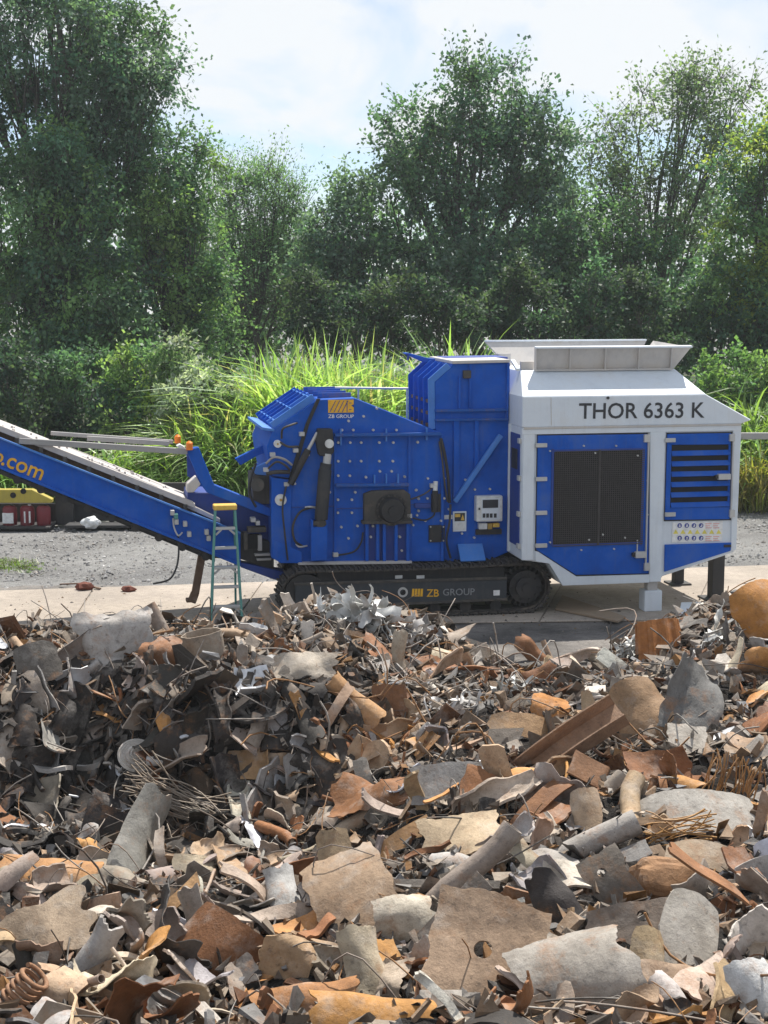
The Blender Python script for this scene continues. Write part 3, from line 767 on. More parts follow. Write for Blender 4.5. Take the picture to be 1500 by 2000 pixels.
m = MB(); c = P(1187, 777, YH - .03); cyl(m, (c[0], YH - .05, c[2]), (c[0], YH - .03, c[2]), .022, 10); part('plug', m, INK, hood, 0)
Yl = YH - .035
text_obj('letter', 'THOR 6363 K', INK, hood, 1130.5, 787, 1376, 818.5, Yl, tilt=R(-0.55))
# hopper flaps
def slab(m, a, b, c, d, off):
    off = np.asarray(off, float); hexa(m, [a, b, c, d, a + off, b + off, c + off, d + off])
fb0, fb1 = P(1044, 719, YT - .02), P(1311, 717, YT - .02)
ft0, ft1 = P(1045, 680, YT - .16), P(1346, 677, YT - .16)
fb0[2] = fb1[2] = ztop; ft0[2] = ft1[2] = (ft0[2] + ft1[2]) / 2
m = MB(); slab(m, fb0, fb1, ft1, ft0, (0, .03, .012)); nf = part('near_flap', m, GREYDUST, shred, 0)
nf.name = 'hopper_flap'
for f in (0.0, .245, .5, .745, .985):
    m = MB(); b0 = fb0 + (fb1 - fb0) * f; t0 = ft0 + (ft1 - ft0) * (f * (fb1[0] - fb0[0]) / (ft1[0] - ft0[0]))
    o2 = np.array([.02, 0, 0]); o3 = np.array([0, -.05, -.015])
    hexa(m, [b0 + o3, b0 + o3 + o2, b0 + o2, b0, t0 + o3, t0 + o3 + o2, t0 + o2, t0]); part('rib', m, GREYDUST, nf, 0)
m = MB(); slab(m, ft0 + (0, -.06, -.01), ft1 + (0.03, -.06, -.01), ft1 + (.03, .03, 0), ft0 + (0, .03, 0), (0, 0, .025)); part('flap_lip', m, GREYP, nf, 0)
m = MB(); slab(m, fb0 + (0, -.06, -.012), fb1 + (0, -.06, -.012), fb1, fb0, (0, 0, .02)); part('flap_hinge', m, GREYDUST, nf, 0)
Yfar = Yt2 + .3
gt0, gt1 = P(948, 666, Yfar), P(1262, 667, Yfar); gt0[2] = gt1[2] = (gt0[2] + gt1[2]) / 2
gb0, gb1 = back(fb0, Yt2), back(fb1, Yt2)
m = MB(); slab(m, gb0, gb1, gt1, gt0, (0, .03, -.012)); ff = part('hopper_flap', m, GREYDUST, shred, 0)
m = MB(); slab(m, gt0 + (0, -.02, 0), gt1 + (0, -.02, 0), gt1 + (0, .07, 0), gt0 + (0, .07, 0), (0, 0, .025)); part('flap_lip', m, GREYP, ff, 0)
m = MB(); slab(m, fb1, gb1, gt1 + (.12, 0, 0), ft1, (.03, 0, -.012)); rf = part('hopper_flap', m, GREYDUST, shred, 0)
m = MB(); x0 = E_[0] + .02; box(m, x0, fb0[0] + .02, YT + .05, YT + .12, ztop, ztop + .13); box(m, x0, fb0[0] + .02, Yt2 - .12, Yt2 - .05, ztop, ztop + .2); part('infeed_frame', m, GREYDUST, shred, 0.004)
m = MB(); bar(m, P(1001, 704, .5), P(1012, 722, .1), .06, .04); part('infeed_bracket', m, GREYP, shred, 0.004)

# ---------------------------------------------------------------- supports
def gz(u, v, z=0.03):
    w = on_ground(u, v, z) - MO
    return np.array([w @ MX, w @ MY, 0.0])
q = gz(1276, 1199); q[1] = YH + .02; q0 = P(1276, 1180, q[1])
m = MB(); x0, x1 = P(1259, 1180, q[1])[0], P(1293, 1180, q[1])[0]; zt = P(1276, 1154, q[1])[2]
box(m, x0, x1, q[1], q[1] + .25, 0.0, zt); part('support_foot', m, GREYP, shred, 0.01)
m = MB(); box(m, x0 + .06, x1 - .06, q[1] + .05, q[1] + .2, zt, P(1276, 1134, q[1])[2]); part('support_column', m, GREYDUST, shred, 0.006)
for (u, vt, vb, w_) in ((1402, 1090, 1172, .20), (1327, 1112, 1142, .16)):
    q = gz(u, vb); m = MB(); zt = P(u, vt - 20, q[1])[2]
    box(m, q[0] - w_ / 2, q[0] + w_ / 2, q[1], q[1] + w_, 0.02, zt); part('support_leg', m, BLACKM, shred, 0.006)
    m = MB(); box(m, q[0] - w_ * 1.1, q[0] + w_ * 1.1, q[1] - .1, q[1] + w_ + .1, 0, .03); part('foot_plate', m, BLACKM, shred, 0.004)

# ---------------------------------------------------------------- discharge conveyor
Y0, Y1 = 0.55, 1.75
def cv(u): return 854 + (1017 - 854) / 414 * u      # top edge of the side beam
def cb(u): return 915 + (1083 - 915) / 412 * u      # bottom edge
UL, UR = -170, 470
m = MB(); prism(m, [(UL, cv(UL)), (UR, cv(UR)), (UR, cb(UR) - 2), (UL, cb(UL))], Y0, Y0 + .06)
conv = part('conveyor_beam', m, BLUE, shred, 0.008)
m = MB(); prism(m, [(UL, cv(UL)), (UR, cv(UR)), (UR, cb(UR) - 2), (UL, cb(UL))], Y1 - .06, Y1); part('far_beam', m, BLUE, conv, 0.008)
m = MB(); prism(m, [(UL, cv(UL)), (UR, cv(UR)), (UR, cv(UR) + 4), (UL, cv(UL) + 4)], Y0 - .05, Y0 - .001); part('beam_flange', m, BLUE_PALE, conv, 0.003)
m = MB(); prism(m, [(UL, cb(UL) - 5), (UR, cb(UR) - 6), (UR, cb(UR)), (UL, cb(UL) + 1)], Y0 - .05, Y0 - .001); part('beam_flange', m, BLUE, conv, 0.003)
m = MB(); prism(m, [(UL, cb(UL) + 3), (420, cb(420) + 3), (420, cb(420) + 11), (UL, cb(UL) + 11)], Y0 + .08, Y1 - .08); part('return_belt', m, RUBBER, conv, 0)
for i in range(13):
    u = UL + 20 + i * 46
    m = MB(); c = P(u, cb(u) + 8, Y0 + .04); cyl(m, (c[0], Y0 + .01, c[2]), (c[0], Y1 - .05, c[2]), .06, 12); bx(m, u - 5, cb(u) - 1, u + 5, cb(u) + 13, Y0 - .01, Y0 + .03); part('return_roller', m, BLACKM, conv, 0)
m = MB()
prism(m, [(UL, cb(UL) + 3), (410, cb(410) + 2), (410, cb(410) + 5), (UL, cb(UL) + 14)], Y0 + .02, Y0 + .05); part('under_guard', m, BLACKM, conv, 0)
# belt surface, raised on idlers, with a skirt
def cu_(u): return cv(u) - 20
m = MB(); prism(m, [(UL, cu_(UL)), (381, cu_(381)), (381, cu_(381) + 4), (UL, cu_(UL) + 4)], Y0 + .09, Y1 - .05); part('conveyor_belt', m, BELT, conv, 0)
m = MB(); prism(m, [(UL, cu_(UL) - 3), (377, cu_(377) - 3), (383, cu_(383) + 9), (UL, cu_(UL) + 9)], Y0 + .04, Y0 + .085); part('belt_skirt', m, BELT, conv, 0.004)
m = MB(); prism(m, [(UL, cu_(UL) - 13), (377, cu_(377) - 13), (385, cu_(385) + 3), (UL, cu_(UL) + 3)], Y1 - .10, Y1 - .05); part('belt_skirt', m, BELT, conv, 0)
m = MB(); prism(m, [(UL, cu_(UL) + 4), (381, cu_(381) + 4), (381, cu_(381) + 19), (UL, cu_(UL) + 19)], Y0 + .16, Y1 - .16); part('belt_core', m, RUSTM, conv, 0)
m = MB()      # crumbs of scrap dust lying along the far edge of the belt
for k in range(60):
    u = rng.uniform(UL, 380); c = P(u, cu_(u) - 2, Y0 + .1); y = rng.uniform(Y0 + .2, Y1 - .1); r_ = rng.uniform(.006, .018)
    box(m, c[0] - r_, c[0] + r_, y - r_, y + r_, c[2] - .02, c[2] + r_)
part('belt_crumb', m, BELT, conv, 0, 'stuff')
for i in range(12):
    u = UL + 15 + i * 47
    if u > 385: break
    m = MB(); bx(m, u - 4, cu_(u) + 9, u + 4, cu_(u) + 21, Y0 + .01, Y0 + .1); part('idler_bracket', m, GREASE, conv, 0)
m = MB(); prism(m, [(363, cv(363) - 16), (430, cv(430) - 10), (430, cv(430) - 2), (363, cv(363) - 6)], Y0 + .1, Y1 - .1); part('tail_cover', m, BELT, conv, 0.004)
# lettering on the beam
sl = math.atan((1017 - 854) / 414)
text_obj('letter', '.com', YELLOW, conv, 1, 886, 79.5, 908, Y0 - .008, tilt=sl)
text_obj('letter', 'p', YELLOW, conv, -17, 880, -1, 908, Y0 - .008, tilt=sl)
# upper stay bars, arms, lamps
for p, q, y in (((37, 861), (366, 882), Y0 + .02), ((99, 846), (338, 863), Y1 - .04)):
    m = MB(); bar(m, P(*p, y), P(*q, y), .06, .085 if y < 1 else .06); part('stay_bar', m, DULLSTEEL, shred, 0.006)
m = MB(); bar(m, P(170, 856, 1.2), P(330, 866, 1.2), .06, .07); part('stay_bar', m, DULLSTEEL, shred, 0.004)
for y, du in ((Y0, 0), (Y1 - .1, -4)):
    m = MB(); prism(m, [(364 + du, 879), (388 + du, 873), (418 + du, 946), (490, 975), (530, 994), (530, 1010), (500, 1000), (404 + du, 962), (392 + du, 946)], y, y + .12); part('lift_arm', m, BLUE, shred, 0.012)
m = MB(); prism(m, [(365, 880), (374, 880), (392, 945), (366, 930)], Y0 + .35, Y0 + .4); part('arm_web', m, BLUE_DARK, shred, 0)
for u, v, y in ((347, 859, Y1 - .1), (370, 872, Y0 - .02)):
    m = MB(); c = P(u, v, y); cyl(m, c + (0, 0, -.05), c + (0, 0, .05), .05, 14); cyl(m, c + (0, 0, .05), c + (0, 0, .08), .05, 14, .02); part('amber_lamp', m, ORANGE, shred, 0)
m = MB(); prism(m, [(352, 868), (362, 874), (362, 884), (345, 872)], Y0, Y0 + .2); part('bar_bracket', m, PALEPLASTIC, shred, 0.004)
m = MB(); prism(m, [(366, 946), (384, 932), (392, 946), (378, 962), (365, 962)], Y0 - .02, Y0 + .3); part('arm_cover', m, GREYDUST, shred, 0.01)
m = MB(); prism(m, [(366, 962), (412, 962), (530, 1012), (530, 1060), (470, 1040), (414, 1018), (366, 1000)], Y0 + .25, Y1 - .2); part('tail_frame', m, BLUE_DARK, shred, 0.01)
m = MB(); prism(m, [(470, 1040), (535, 1062), (535, 1115), (470, 1092), (410, 1090), (410, 1078)], Y0 + .05, Y1 - .2); part('tail_chute', m, BLACKM, shred, 0.01)
m = MB(); prism(m, [(470, 1100), (500, 1105), (560, 1118), (560, 1140), (530, 1130), (470, 1108)], Y0 + .0, Y0 + .3); part('tail_beam', m, BLUE_DARK, shred, 0.01)
for (u0, v0, u1, v1, mt) in ((484, 1030, 520, 1040, GREASE), (476, 1040, 484, 1075, GREASE), (504, 1046, 512, 1076, DULLSTEEL), (498, 1082, 528, 1086, DULLSTEEL), (502, 1091, 530, 1095, DULLSTEEL), (490, 1012, 500, 1020, STEEL), (500, 1018, 508, 1026, STEEL)):
    m = MB(); bx(m, u0, v0, u1, v1, Y0 - .06, Y0 + .1); part('tail_bracket', m, mt, shred, 0.004)
m = MB(); bx(m, 478, 1044, 506, 1072, Y0 - .01, Y0 + .06); part('tail_opening', m, BLACKIN, shred, 0)
# drop leg
m = MB(); Yd = Y0 + .2
bar(m, P(394, 1086, Yd), P(381, 1160, Yd), .11, .1, up=(0, 1, 0)); bar(m, P(381, 1158, Yd), P(374, 1176, Yd), .12, .1, up=(0, 1, 0)); bx(m, 364, 1171, 384, 1177, Yd - .08, Yd + .1)
part('drop_leg', m, RUSTM, shred, 0.008)
# valves and a hanging hose
for u, v in ((337, 1002), (344, 1009), (370, 1044), (404, 1040), (408, 1052), (345, 1020), (362, 1024)):
    m = MB(); bx(m, u - 4, v - 5, u + 4, v + 5, Y0 - .12, Y0); part('valve', m, STEEL if u != 344 else TEAL, conv, 0.006)
hose([(338, 1012, 0), (340, 1030, -.04), (348, 1046, -.04), (356, 1040, 0)], Y0 - .04, .012, STEEL, conv)
hose([(348, 1046, 0), (349, 1080, -.05), (344, 1110, -.1), (330, 1132, -.15), (300, 1140, 0.1)], Y0, .014, BLACKM, conv)
# ================================================================== GROUND
def ground_mat(name, c0, c1, c2, s=1.2, rough=0.9, b_=0.5, fine=60, bd=0.02):
    m, n, l, b = new_mat(name); t = n.new('ShaderNodeTexCoord')
    n1 = noise(n, l, s * 0.35, 8, 0.65, t.outputs['Object']); n2 = noise(n, l, s * 6, 6, 0.7, t.outputs['Object']); n3 = noise(n, l, fine, 4, 0.7, t.outputs['Object'])
    a = ramp(n, l, n1.outputs['Fac'], 0.38, 0.62, c0 + (1,), c1 + (1,))
    k = ramp(n, l, n2.outputs['Fac'], 0.45, 0.75)
    c = mixc(n, l, scaled(n, l, k.outputs['Color'], 0.6), a.outputs['Color'], c2)
    v = ramp(n, l, n3.outputs['Fac'], 0.25, 0.75, (0.6, 0.6, 0.6, 1), (1.3, 1.3, 1.3, 1))
    c = mixc(n, l, 1.0, c, v.outputs['Color'], 'MULTIPLY')
    l.new(c, b.inputs['Base Color']); b.inputs['Roughness'].default_value = rough
    b.inputs['Specular IOR Level'].default_value = 0.25
    bump(n, l, n3.outputs['Fac'], b_, bd, b)
    return m
GRAVELM = ground_mat('gravel_ground', (0.20, 0.195, 0.19), (0.31, 0.305, 0.295), (0.13, 0.128, 0.125), 1.0, 0.95, 1.0, 28, 0.05)
YARDM = ground_mat('stained_yard', (0.085, 0.08, 0.075), (0.24, 0.22, 0.20), (0.055, 0.05, 0.046), 2.2, 0.85, 0.5, 50)
SLABM = ground_mat('dusty_concrete', (0.33, 0.285, 0.24), (0.46, 0.395, 0.33), (0.22, 0.195, 0.17), 1.5, 0.9, 0.3, 70, 0.01)
def sheet(name, x0, x1, y0, y1, z, nx, ny, mat, amp=0.0, kind='structure'):
    xs, ys = np.meshgrid(np.linspace(x0, x1, nx), np.linspace(y0, y1, ny))
    zs = np.full(xs.shape, z) + amp * rng.normal(size=xs.shape)
    V = np.stack([xs, ys, zs], -1).reshape(-1, 3)
    i, j = np.meshgrid(np.arange(ny - 1), np.arange(nx - 1), indexing='ij'); a = i * nx + j
    m = MB(); m.add(V, np.stack([a, a + 1, a + nx + 1, a + nx], -1).reshape(-1, 4), smooth=True)
    o = m.build(name, mat); o['kind'] = kind; return o
sheet('ground', -200, 200, -40, 300, -0.05, 2, 2, GRAVELM)
sheet('gravel_lot', -40, 40, 24.0, 46, -0.012, 160, 60, GRAVELM, 0.012)
sheet('yard', -40, 40, -10, 25.2, 0.0, 2, 2, YARDM)
FORESTM = ground_mat('leaf_litter', (0.045, 0.045, 0.03), (0.06, 0.07, 0.035), (0.03, 0.028, 0.02), 1.0, 0.95, 0.8, 20, 0.05)
sheet('undergrowth_ground', -60, 60, 36.4, 95, 0.03, 80, 40, FORESTM, 0.02)
fl, fr = on_ground(-500, 1232, .03), on_ground(2000, 1201, .03)
bl, br = on_ground(-500, 1170, .03), on_ground(2000, 1087, .03)
m = MB(); e = np.array([0, .02, -.028]); V = [fl + e, fr + e, br + e, bl + e]
m.add(V + [v - (0, 0, .05) for v in V], [np.array([[0, 1, 2, 3], [7, 6, 5, 4], [0, 4, 5, 1], [1, 5, 6, 2], [2, 6, 7, 3], [3, 7, 4, 0]])])
pave = m.build('pavement', SLABM); pave['kind'] = 'structure'
cuts = [0.0, .135, .245, .37, .49, .61, .73, .85, 1.0]
for k in range(len(cuts) - 1):
    a, b = cuts[k] + .0006, cuts[k + 1] - .0006
    q = [fl + (fr - fl) * a, fl + (fr - fl) * b, bl + (br - bl) * b, bl + (br - bl) * a]
    dz = np.array([0, 0, rng.uniform(-.003, .003)])
    m = MB(); m.add([p + dz for p in q] + [p - (0, 0, .024) for p in q], [np.array([[0, 1, 2, 3], [7, 6, 5, 4], [0, 4, 5, 1], [1, 5, 6, 2], [2, 6, 7, 3], [3, 7, 4, 0]])])
    m.build('concrete_panel', SLABM, pave, 0.008)
# loose gravel
def stones(name, N, xr, yr, s0, s1, cols, mat, zf=lambda x, y: 0 * x):
    x = rng.uniform(xr[0], xr[1], N); y = rng.uniform(yr[0], yr[1], N); s = rng.uniform(s0, s1, N) * rng.choice([.6, 1, 1.5], N, p=[.5, .38, .12])
    base = np.array([[1, 0, 0], [-1, 0, 0], [0, 1, 0], [0, -1, 0], [0, 0, 1], [0, 0, -1.0]])
    tri = np.array([[0, 2, 4], [2, 1, 4], [1, 3, 4], [3, 0, 4], [2, 0, 5], [1, 2, 5], [3, 1, 5], [0, 3, 5]])
    V = base[None] * rng.uniform(.6, 1.2, (N, 6, 3)) * s[:, None, None] * np.array([1, 1, .7])
    a = rng.uniform(0, 6.28, N); c, s_ = np.cos(a), np.sin(a)
    V = np.stack([V[..., 0] * c[:, None] - V[..., 1] * s_[:, None], V[..., 0] * s_[:, None] + V[..., 1] * c[:, None], V[..., 2]], -1)
    V += np.stack([x, y, zf(x, y) + s * .15], -1)[:, None]
    F = (tri[None] + (np.arange(N) * 6)[:, None, None]).reshape(-1, 3)
    cc = np.array(cols)[rng.integers(0, len(cols), N)] * rng.uniform(.75, 1.25, (N, 1))
    m = MB(); m.add(V.reshape(-1, 3), F, np.repeat(cc, 6, 0)); o = m.build(name, mat); o['kind'] = 'stuff'; return o
def tint_mat(name, rough=0.85, rust=None, metal=0.0, scale=9.0, b_=0.3, spec=0.3, blotch=0.5, fine=45):
    m, n, l, b = new_mat(name); t = n.new('ShaderNodeTexCoord')
    at = n.new('ShaderNodeAttribute'); at.attribute_name = 'tint'
    oi = n.new('ShaderNodeObjectInfo')
    n1 = noise(n, l, scale, 7, 0.7, t.outputs['Object'], '4D', scaled(n, l, oi.outputs['Random'], 57.0))
    n2 = noise(n, l, scale * 0.45, 6, 0.65, t.outputs['Object'], '4D', scaled(n, l, oi.outputs['Random'], 91.0))
    n3 = noise(n, l, fine, 4, 0.65, t.outputs['Object'])
    v = ramp(n, l, n1.outputs['Fac'], 0.28, 0.72, (1 - blotch,) * 3 + (1,), (1 + blotch * .6,) * 3 + (1,))
    c = mixc(n, l, 1.0, at.outputs['Color'], v.outputs['Color'], 'MULTIPLY')
    if rust:
        k = ramp(n, l, n2.outputs['Fac'], 0.50, 0.66)
        c = mixc(n, l, scaled(n, l, k.outputs['Color'], 0.6), c, rust)
        k2 = ramp(n, l, n3.outputs['Fac'], 0.58, 0.7)
        c = mixc(n, l, scaled(n, l, k2.outputs['Color'], 0.35), c, (0.06, 0.045, 0.035))
    l.new(c, b.inputs['Base Color']); b.inputs['Roughness'].default_value = rough; b.inputs['Metallic'].default_value = metal
    b.inputs['Specular IOR Level'].default_value = spec
    bump(n, l, n3.outputs['Fac'], b_, 0.006, b)
    return m
STONEM = tint_mat('crushed_stone', 0.9)
GREYS = [(.33, .325, .315), (.25, .245, .24), (.43, .42, .405), (.19, .185, .18), (.33, .30, .27)]
stones('gravel', 15000, (-9, 9), (24.8, 36), .014, .038, GREYS, STONEM, lambda x, y: -.012 + 0 * x)
stones('yard_debris', 2200, (-6, 7), (16, 24.5), .006, .022, [(.3, .27, .23), (.2, .14, .09), (.12, .11, .1)], STONEM, lambda x, y: np.where(y > 20.9 + .12 * x, .03, 0.0))

# ================================================================== VEGETATION
TALL = 'tall trees behind the machine'
def leaf_mat(name, trans=0.35, warm=(1.5, 1.55, 0.55), rough=0.5, spec=0.4):
    m, n, l, b = new_mat(name)
    at = n.new('ShaderNodeAttribute'); at.attribute_name = 'tint'
    l.new(at.outputs['Color'], b.inputs['Base Color']); b.inputs['Roughness'].default_value = rough
    b.inputs['Specular IOR Level'].default_value = spec
    tr = n.new('ShaderNodeBsdfTranslucent')
    l.new(mixc(n, l, 1.0, at.outputs['Color'], (warm[0], warm[1], warm[2]), 'MULTIPLY'), tr.inputs['Color'])
    mx = n.new('ShaderNodeMixShader'); mx.inputs[0].default_value = trans
    l.new(b.outputs[0], mx.inputs[1]); l.new(tr.outputs[0], mx.inputs[2])
    l.new(mx.outputs[0], n['Material Output'].inputs['Surface'])
    return m
LEAFM = leaf_mat('leaf', 0.52, (1.35, 1.4, .75), 0.5, 0.4); GRASSM = leaf_mat('grass_blade', 0.5, (1.5, 1.45, 0.6), 0.4, 0.5)
BARKM = paint('bark', (0.10, 0.092, 0.08), 0.9, (0.05, 0.045, 0.04), 0.8, scale=6)
def unit(a): return a / (np.linalg.norm(a, axis=-1, keepdims=True) + 1e-9)
def add_leaves(m, C, D, Ls, Ws, tint):
    r = unit(rng.normal(size=C.shape) + np.array([0, 0, .9])); S = unit(np.cross(D, r))
    Ls = Ls[:, None]; Ws = Ws[:, None]
    fold = np.cross(D, S) * Ls * rng.uniform(-.12, .12, Ls.shape)
    V = np.stack([C, C + D * Ls * .48 + S * Ws + fold, C + D * Ls, C + D * Ls * .48 - S * Ws + fold], 1)
    n = len(C); F = np.arange(n * 4).reshape(n, 4)
    m.add(V.reshape(-1, 3), F, np.repeat(tint, 4, 0))
def make_tree(name, label, cat, px_base, depth, puffs, pal, leaf=(.10, .035), twigs=12, per=26, twig_len=.75, droop=.25, dens=1.0, trunk_r=.16, bare=0.0, group=None, base_y=None, trunk_name='trunk', lean=0.3):
    """puffs: list of (u, v, ru_px, rv_px, depth offset, count); every clump grows on its own limb"""
    near = depth; depth = depth + (7 if group == TALL else (3.2 if px_base > 600 else 1.8))
    leaf = (leaf[0] * depth / near * .97, leaf[1] * depth / near * 1.04); per = int(per * .65); twig_len *= depth / near; trunk_r *= depth / near
    s = depth / FPX
    B = at_depth(px_base, HORIZON, depth); B[2] = -.05
    if base_y: B[1] = base_y
    cs, rs, gid = [], [], []
    for ig, (u, v, ru, rv, dd, n) in enumerate(puffs):
        gid.append(np.full(n, ig))
        c = at_depth(u, v, depth + dd)
        k = unit(rng.normal(size=(n, 3))) * rng.uniform(.35, 1, (n, 1)) ** .6
        cs.append(c + k * np.array([ru * s, min(ru, rv) * s * .85, rv * s])); rs.append(np.full(n, 1.0))
    cs = np.concatenate(cs); keep_ = cs[:, 2] > .25; cs = cs[keep_]
    root = empty(name, tuple(B)); tag(root, label, cat, group)
    H_ = cs[:, 2].max(); cen = cs.mean(0)
    t = MB(); nT = 9
    k = np.linspace(0, 1, nT)[:, None]
    top = np.array([cen[0] * .8 + B[0] * .2, cen[1], H_ * .86])
    path = B + (top - B) * k + np.concatenate([np.zeros((1, 3)), rng.normal(size=(nT - 1, 3)) * np.array([.10, .10, .02])]) * (H_ / 9)
    rad = trunk_r * (1 - .88 * k[:, 0]) * np.where(k[:, 0] < .02, 1.3, 1)
    tube(t, path - B, rad, 8)
    nP = len(cs); gi = np.concatenate(gid)[keep_]
    for g_ in np.unique(gi):
        sub = cs[gi == g_]; cg = sub.mean(0)
        for half in np.array_split(sub[np.argsort(sub[:, 0] + sub[:, 1] * .5)], max(1, len(sub) // 9)):
            ch = half.mean(0); f = np.clip((ch[2] / H_) * rng.uniform(.5, .8), .15, .92)
            i = f * (nT - 1); i0 = int(i); st = path[i0] + (path[min(i0 + 1, nT - 1)] - path[i0]) * (i - i0)
            mid = np.array([st[0] * .35 + ch[0] * .65, st[1] * .35 + ch[1] * .65, st[2] * .62 + ch[2] * .38]) + rng.normal(size=3) * .07 * np.linalg.norm(ch - st)
            r0 = max(.02, trunk_r * .45 * (1 - f * .55)); tt = np.linspace(0, 1, 7)[:, None]
            lp = (1 - tt) ** 2 * st + 2 * tt * (1 - tt) * mid + tt ** 2 * ch
            tube(t, lp - B, np.linspace(r0, .02, 7), 5, caps=False)
            for c in half:
                k0 = rng.integers(2, 6); s0 = lp[k0]; md = (s0 + c) / 2 + rng.normal(size=3) * .12
                tube(t, np.array([s0, md, c]) - B, np.array([r0 * (1 - k0 / 8) * .6, .016, .008]), 4, caps=False)
    # twigs
    TD = unit(rng.normal(size=(nP, twigs, 3)) + np.array([0, 0, .25]))
    TL = twig_len * rng.uniform(.55, 1.35, (nP, twigs, 1))
    c3 = np.broadcast_to(cs[:, None, :], TD.shape)
    tip = c3 + TD * TL; tip[..., 2] -= droop * TL[..., 0] * .5
    tip[..., 2] = np.maximum(tip[..., 2], .05)
    a = c3.reshape(-1, 3); b = tip.reshape(-1, 3)
    sd_ = unit(np.cross(b - a, rng.normal(size=a.shape))) * .011
    nn = len(a); sd2 = unit(np.cross(b - a, sd_)) * .011
    V = np.stack([a + sd_, a - sd_ * .5 + sd2, a - sd_ * .5 - sd2, b], 1).reshape(-1, 3) - B
    o4 = (np.arange(nn) * 4)[:, None]
    t.add(V, np.concatenate([o4 + np.array([[0, 1, 3]]), o4 + np.array([[1, 2, 3]]), o4 + np.array([[2, 0, 3]])]))
    t.build(trunk_name, BARKM, root)
    # leaves
    puff_t = np.array(pal)[rng.integers(0, len(pal), nP)] * rng.uniform(.68, 1.35, (nP, 1))
    per_ = max(3, int(per * dens))
    f = rng.uniform(.12, 1.08, (nP, twigs, per_, 1))
    C = c3[:, :, None, :] + (tip - c3)[:, :, None, :] * f + rng.normal(size=(nP, twigs, per_, 3)) * .13 * twig_len
    D = unit(unit(tip - c3)[:, :, None, :] * .7 + rng.normal(size=C.shape) * .6 + np.array([0, 0, -droop]))
    keep = np.ones(C.shape[:3], bool)
    if bare > 0:
        pb = rng.uniform(size=(nP, 1, 1)) < bare
        keep &= ~(pb & (rng.uniform(size=C.shape[:3]) < .93))
    tint = np.broadcast_to(puff_t[:, None, None, :], C.shape) * rng.uniform(.82, 1.18, C.shape[:3] + (1,))
    C, D, tint = C[keep], D[keep], tint[keep]
    ok = C[:, 2] > .02; C, D, tint = C[ok], D[ok], tint[ok]
    Ls = leaf[0] * rng.uniform(.6, 1.4, len(C)); Ws = leaf[1] * rng.uniform(.6, 1.4, len(C))
    m = MB(); add_leaves(m, C - B, D, Ls, Ws, tint)
    m.build('crown', LEAFM, root)
    return root
DG = [(0.086, 0.173, 0.112), (0.101, 0.198, 0.115), (0.070, 0.148, 0.104), (0.125, 0.215, 0.115)]
MG = [(0.149, 0.272, 0.121), (0.188, 0.313, 0.121), (0.117, 0.223, 0.115), (0.235, 0.347, 0.132)]
LG = [(0.219, 0.363, 0.121), (0.266, 0.412, 0.132), (0.156, 0.297, 0.112)]
BG = [(0.133, 0.215, 0.159), (0.110, 0.185, 0.159), (0.156, 0.239, 0.178)]      # bluish grey green
YG = [(0.344, 0.420, 0.093), (0.266, 0.363, 0.093), (0.156, 0.264, 0.093)]
make_tree('broadleaf_tree', 'tallest dark green tree at the left, its crown cut by the top edge', 'tree', 95, 37,
          [(110, 90, 215, 170, 0, 75), (40, -150, 260, 140, 1, 34), (120, 250, 210, 110, .5, 34), (270, 130, 80, 110, 0, 20), (200, 300, 150, 90, 0, 26)], BG + DG, (.115, .036), 12, 30, .75, .35, 1.0, .26, group=TALL)
make_tree('broadleaf_tree', 'dense drooping dark green tree low at the left edge, above the conveyor', 'tree', 60, 35.6,
          [(70, 430, 170, 150, 0, 56), (160, 570, 130, 100, -.5, 30), (30, 640, 130, 120, 0, 34), (120, 300, 70, 50, -.6, 10), (130, 700, 130, 70, -.8, 24), (240, 640, 60, 80, -.5, 12)], DG + MG[:2], (.12, .034), 12, 30, .7, .5, 1.0, .2, group=TALL)
make_tree('broadleaf_tree', 'mid green tree with lighter leafy tips right of the tall left tree', 'tree', 300, 37.5,
          [(310, 400, 100, 130, 0, 36), (370, 330, 50, 70, .4, 10), (330, 560, 110, 100, 0, 32), (390, 480, 75, 75, 0, 15), (400, 610, 80, 70, 0, 16)], MG + DG[:2], (.105, .034), 12, 26, .65, .3, .95, .17, group=TALL)
make_tree('feathery_tree', 'thin feathery pale green tree standing in the gap of sky', 'tree', 500, 44,
          [(490, 430, 95, 100, 0, 34), (545, 380, 60, 60, 0, 14), (440, 370, 45, 55, 0, 11), (500, 540, 100, 90, 0, 30), (580, 450, 40, 60, 0, 9)], [(.17, .30, .18), (.14, .26, .17), (.21, .34, .18)], (.09, .020), 12, 30, .85, -.25, .85, .14, group=TALL)
make_tree('broadleaf_tree', 'hazy green tree filling the lower gap behind the feathery tree', 'tree', 430, 47,
          [(430, 480, 110, 90, 0, 32), (580, 540, 110, 90, 0, 30), (420, 610, 120, 80, 0, 24), (520, 630, 90, 60, 0, 16)], [(.16, .27, .18), (.20, .30, .18)], (.12, .035), 11, 24, .8, .2, 1.0, .15, group=TALL)
make_tree('broadleaf_tree', 'big round dark grey green tree in the middle, tallest behind the blue feeder box', 'tree', 915, 42,
          [(945, 200, 120, 95, 0, 32), (810, 300, 95, 90, 0, 22), (900, 330, 160, 100, 0, 34), (1050, 290, 85, 90, 0, 20), (960, 430, 160, 90, 0, 32), (1080, 400, 80, 80, 0, 16), (770, 390, 70, 60, 0, 10)], BG + DG, (.125, .042), 11, 24, .75, .15, .95, .24, bare=.1, group=TALL)
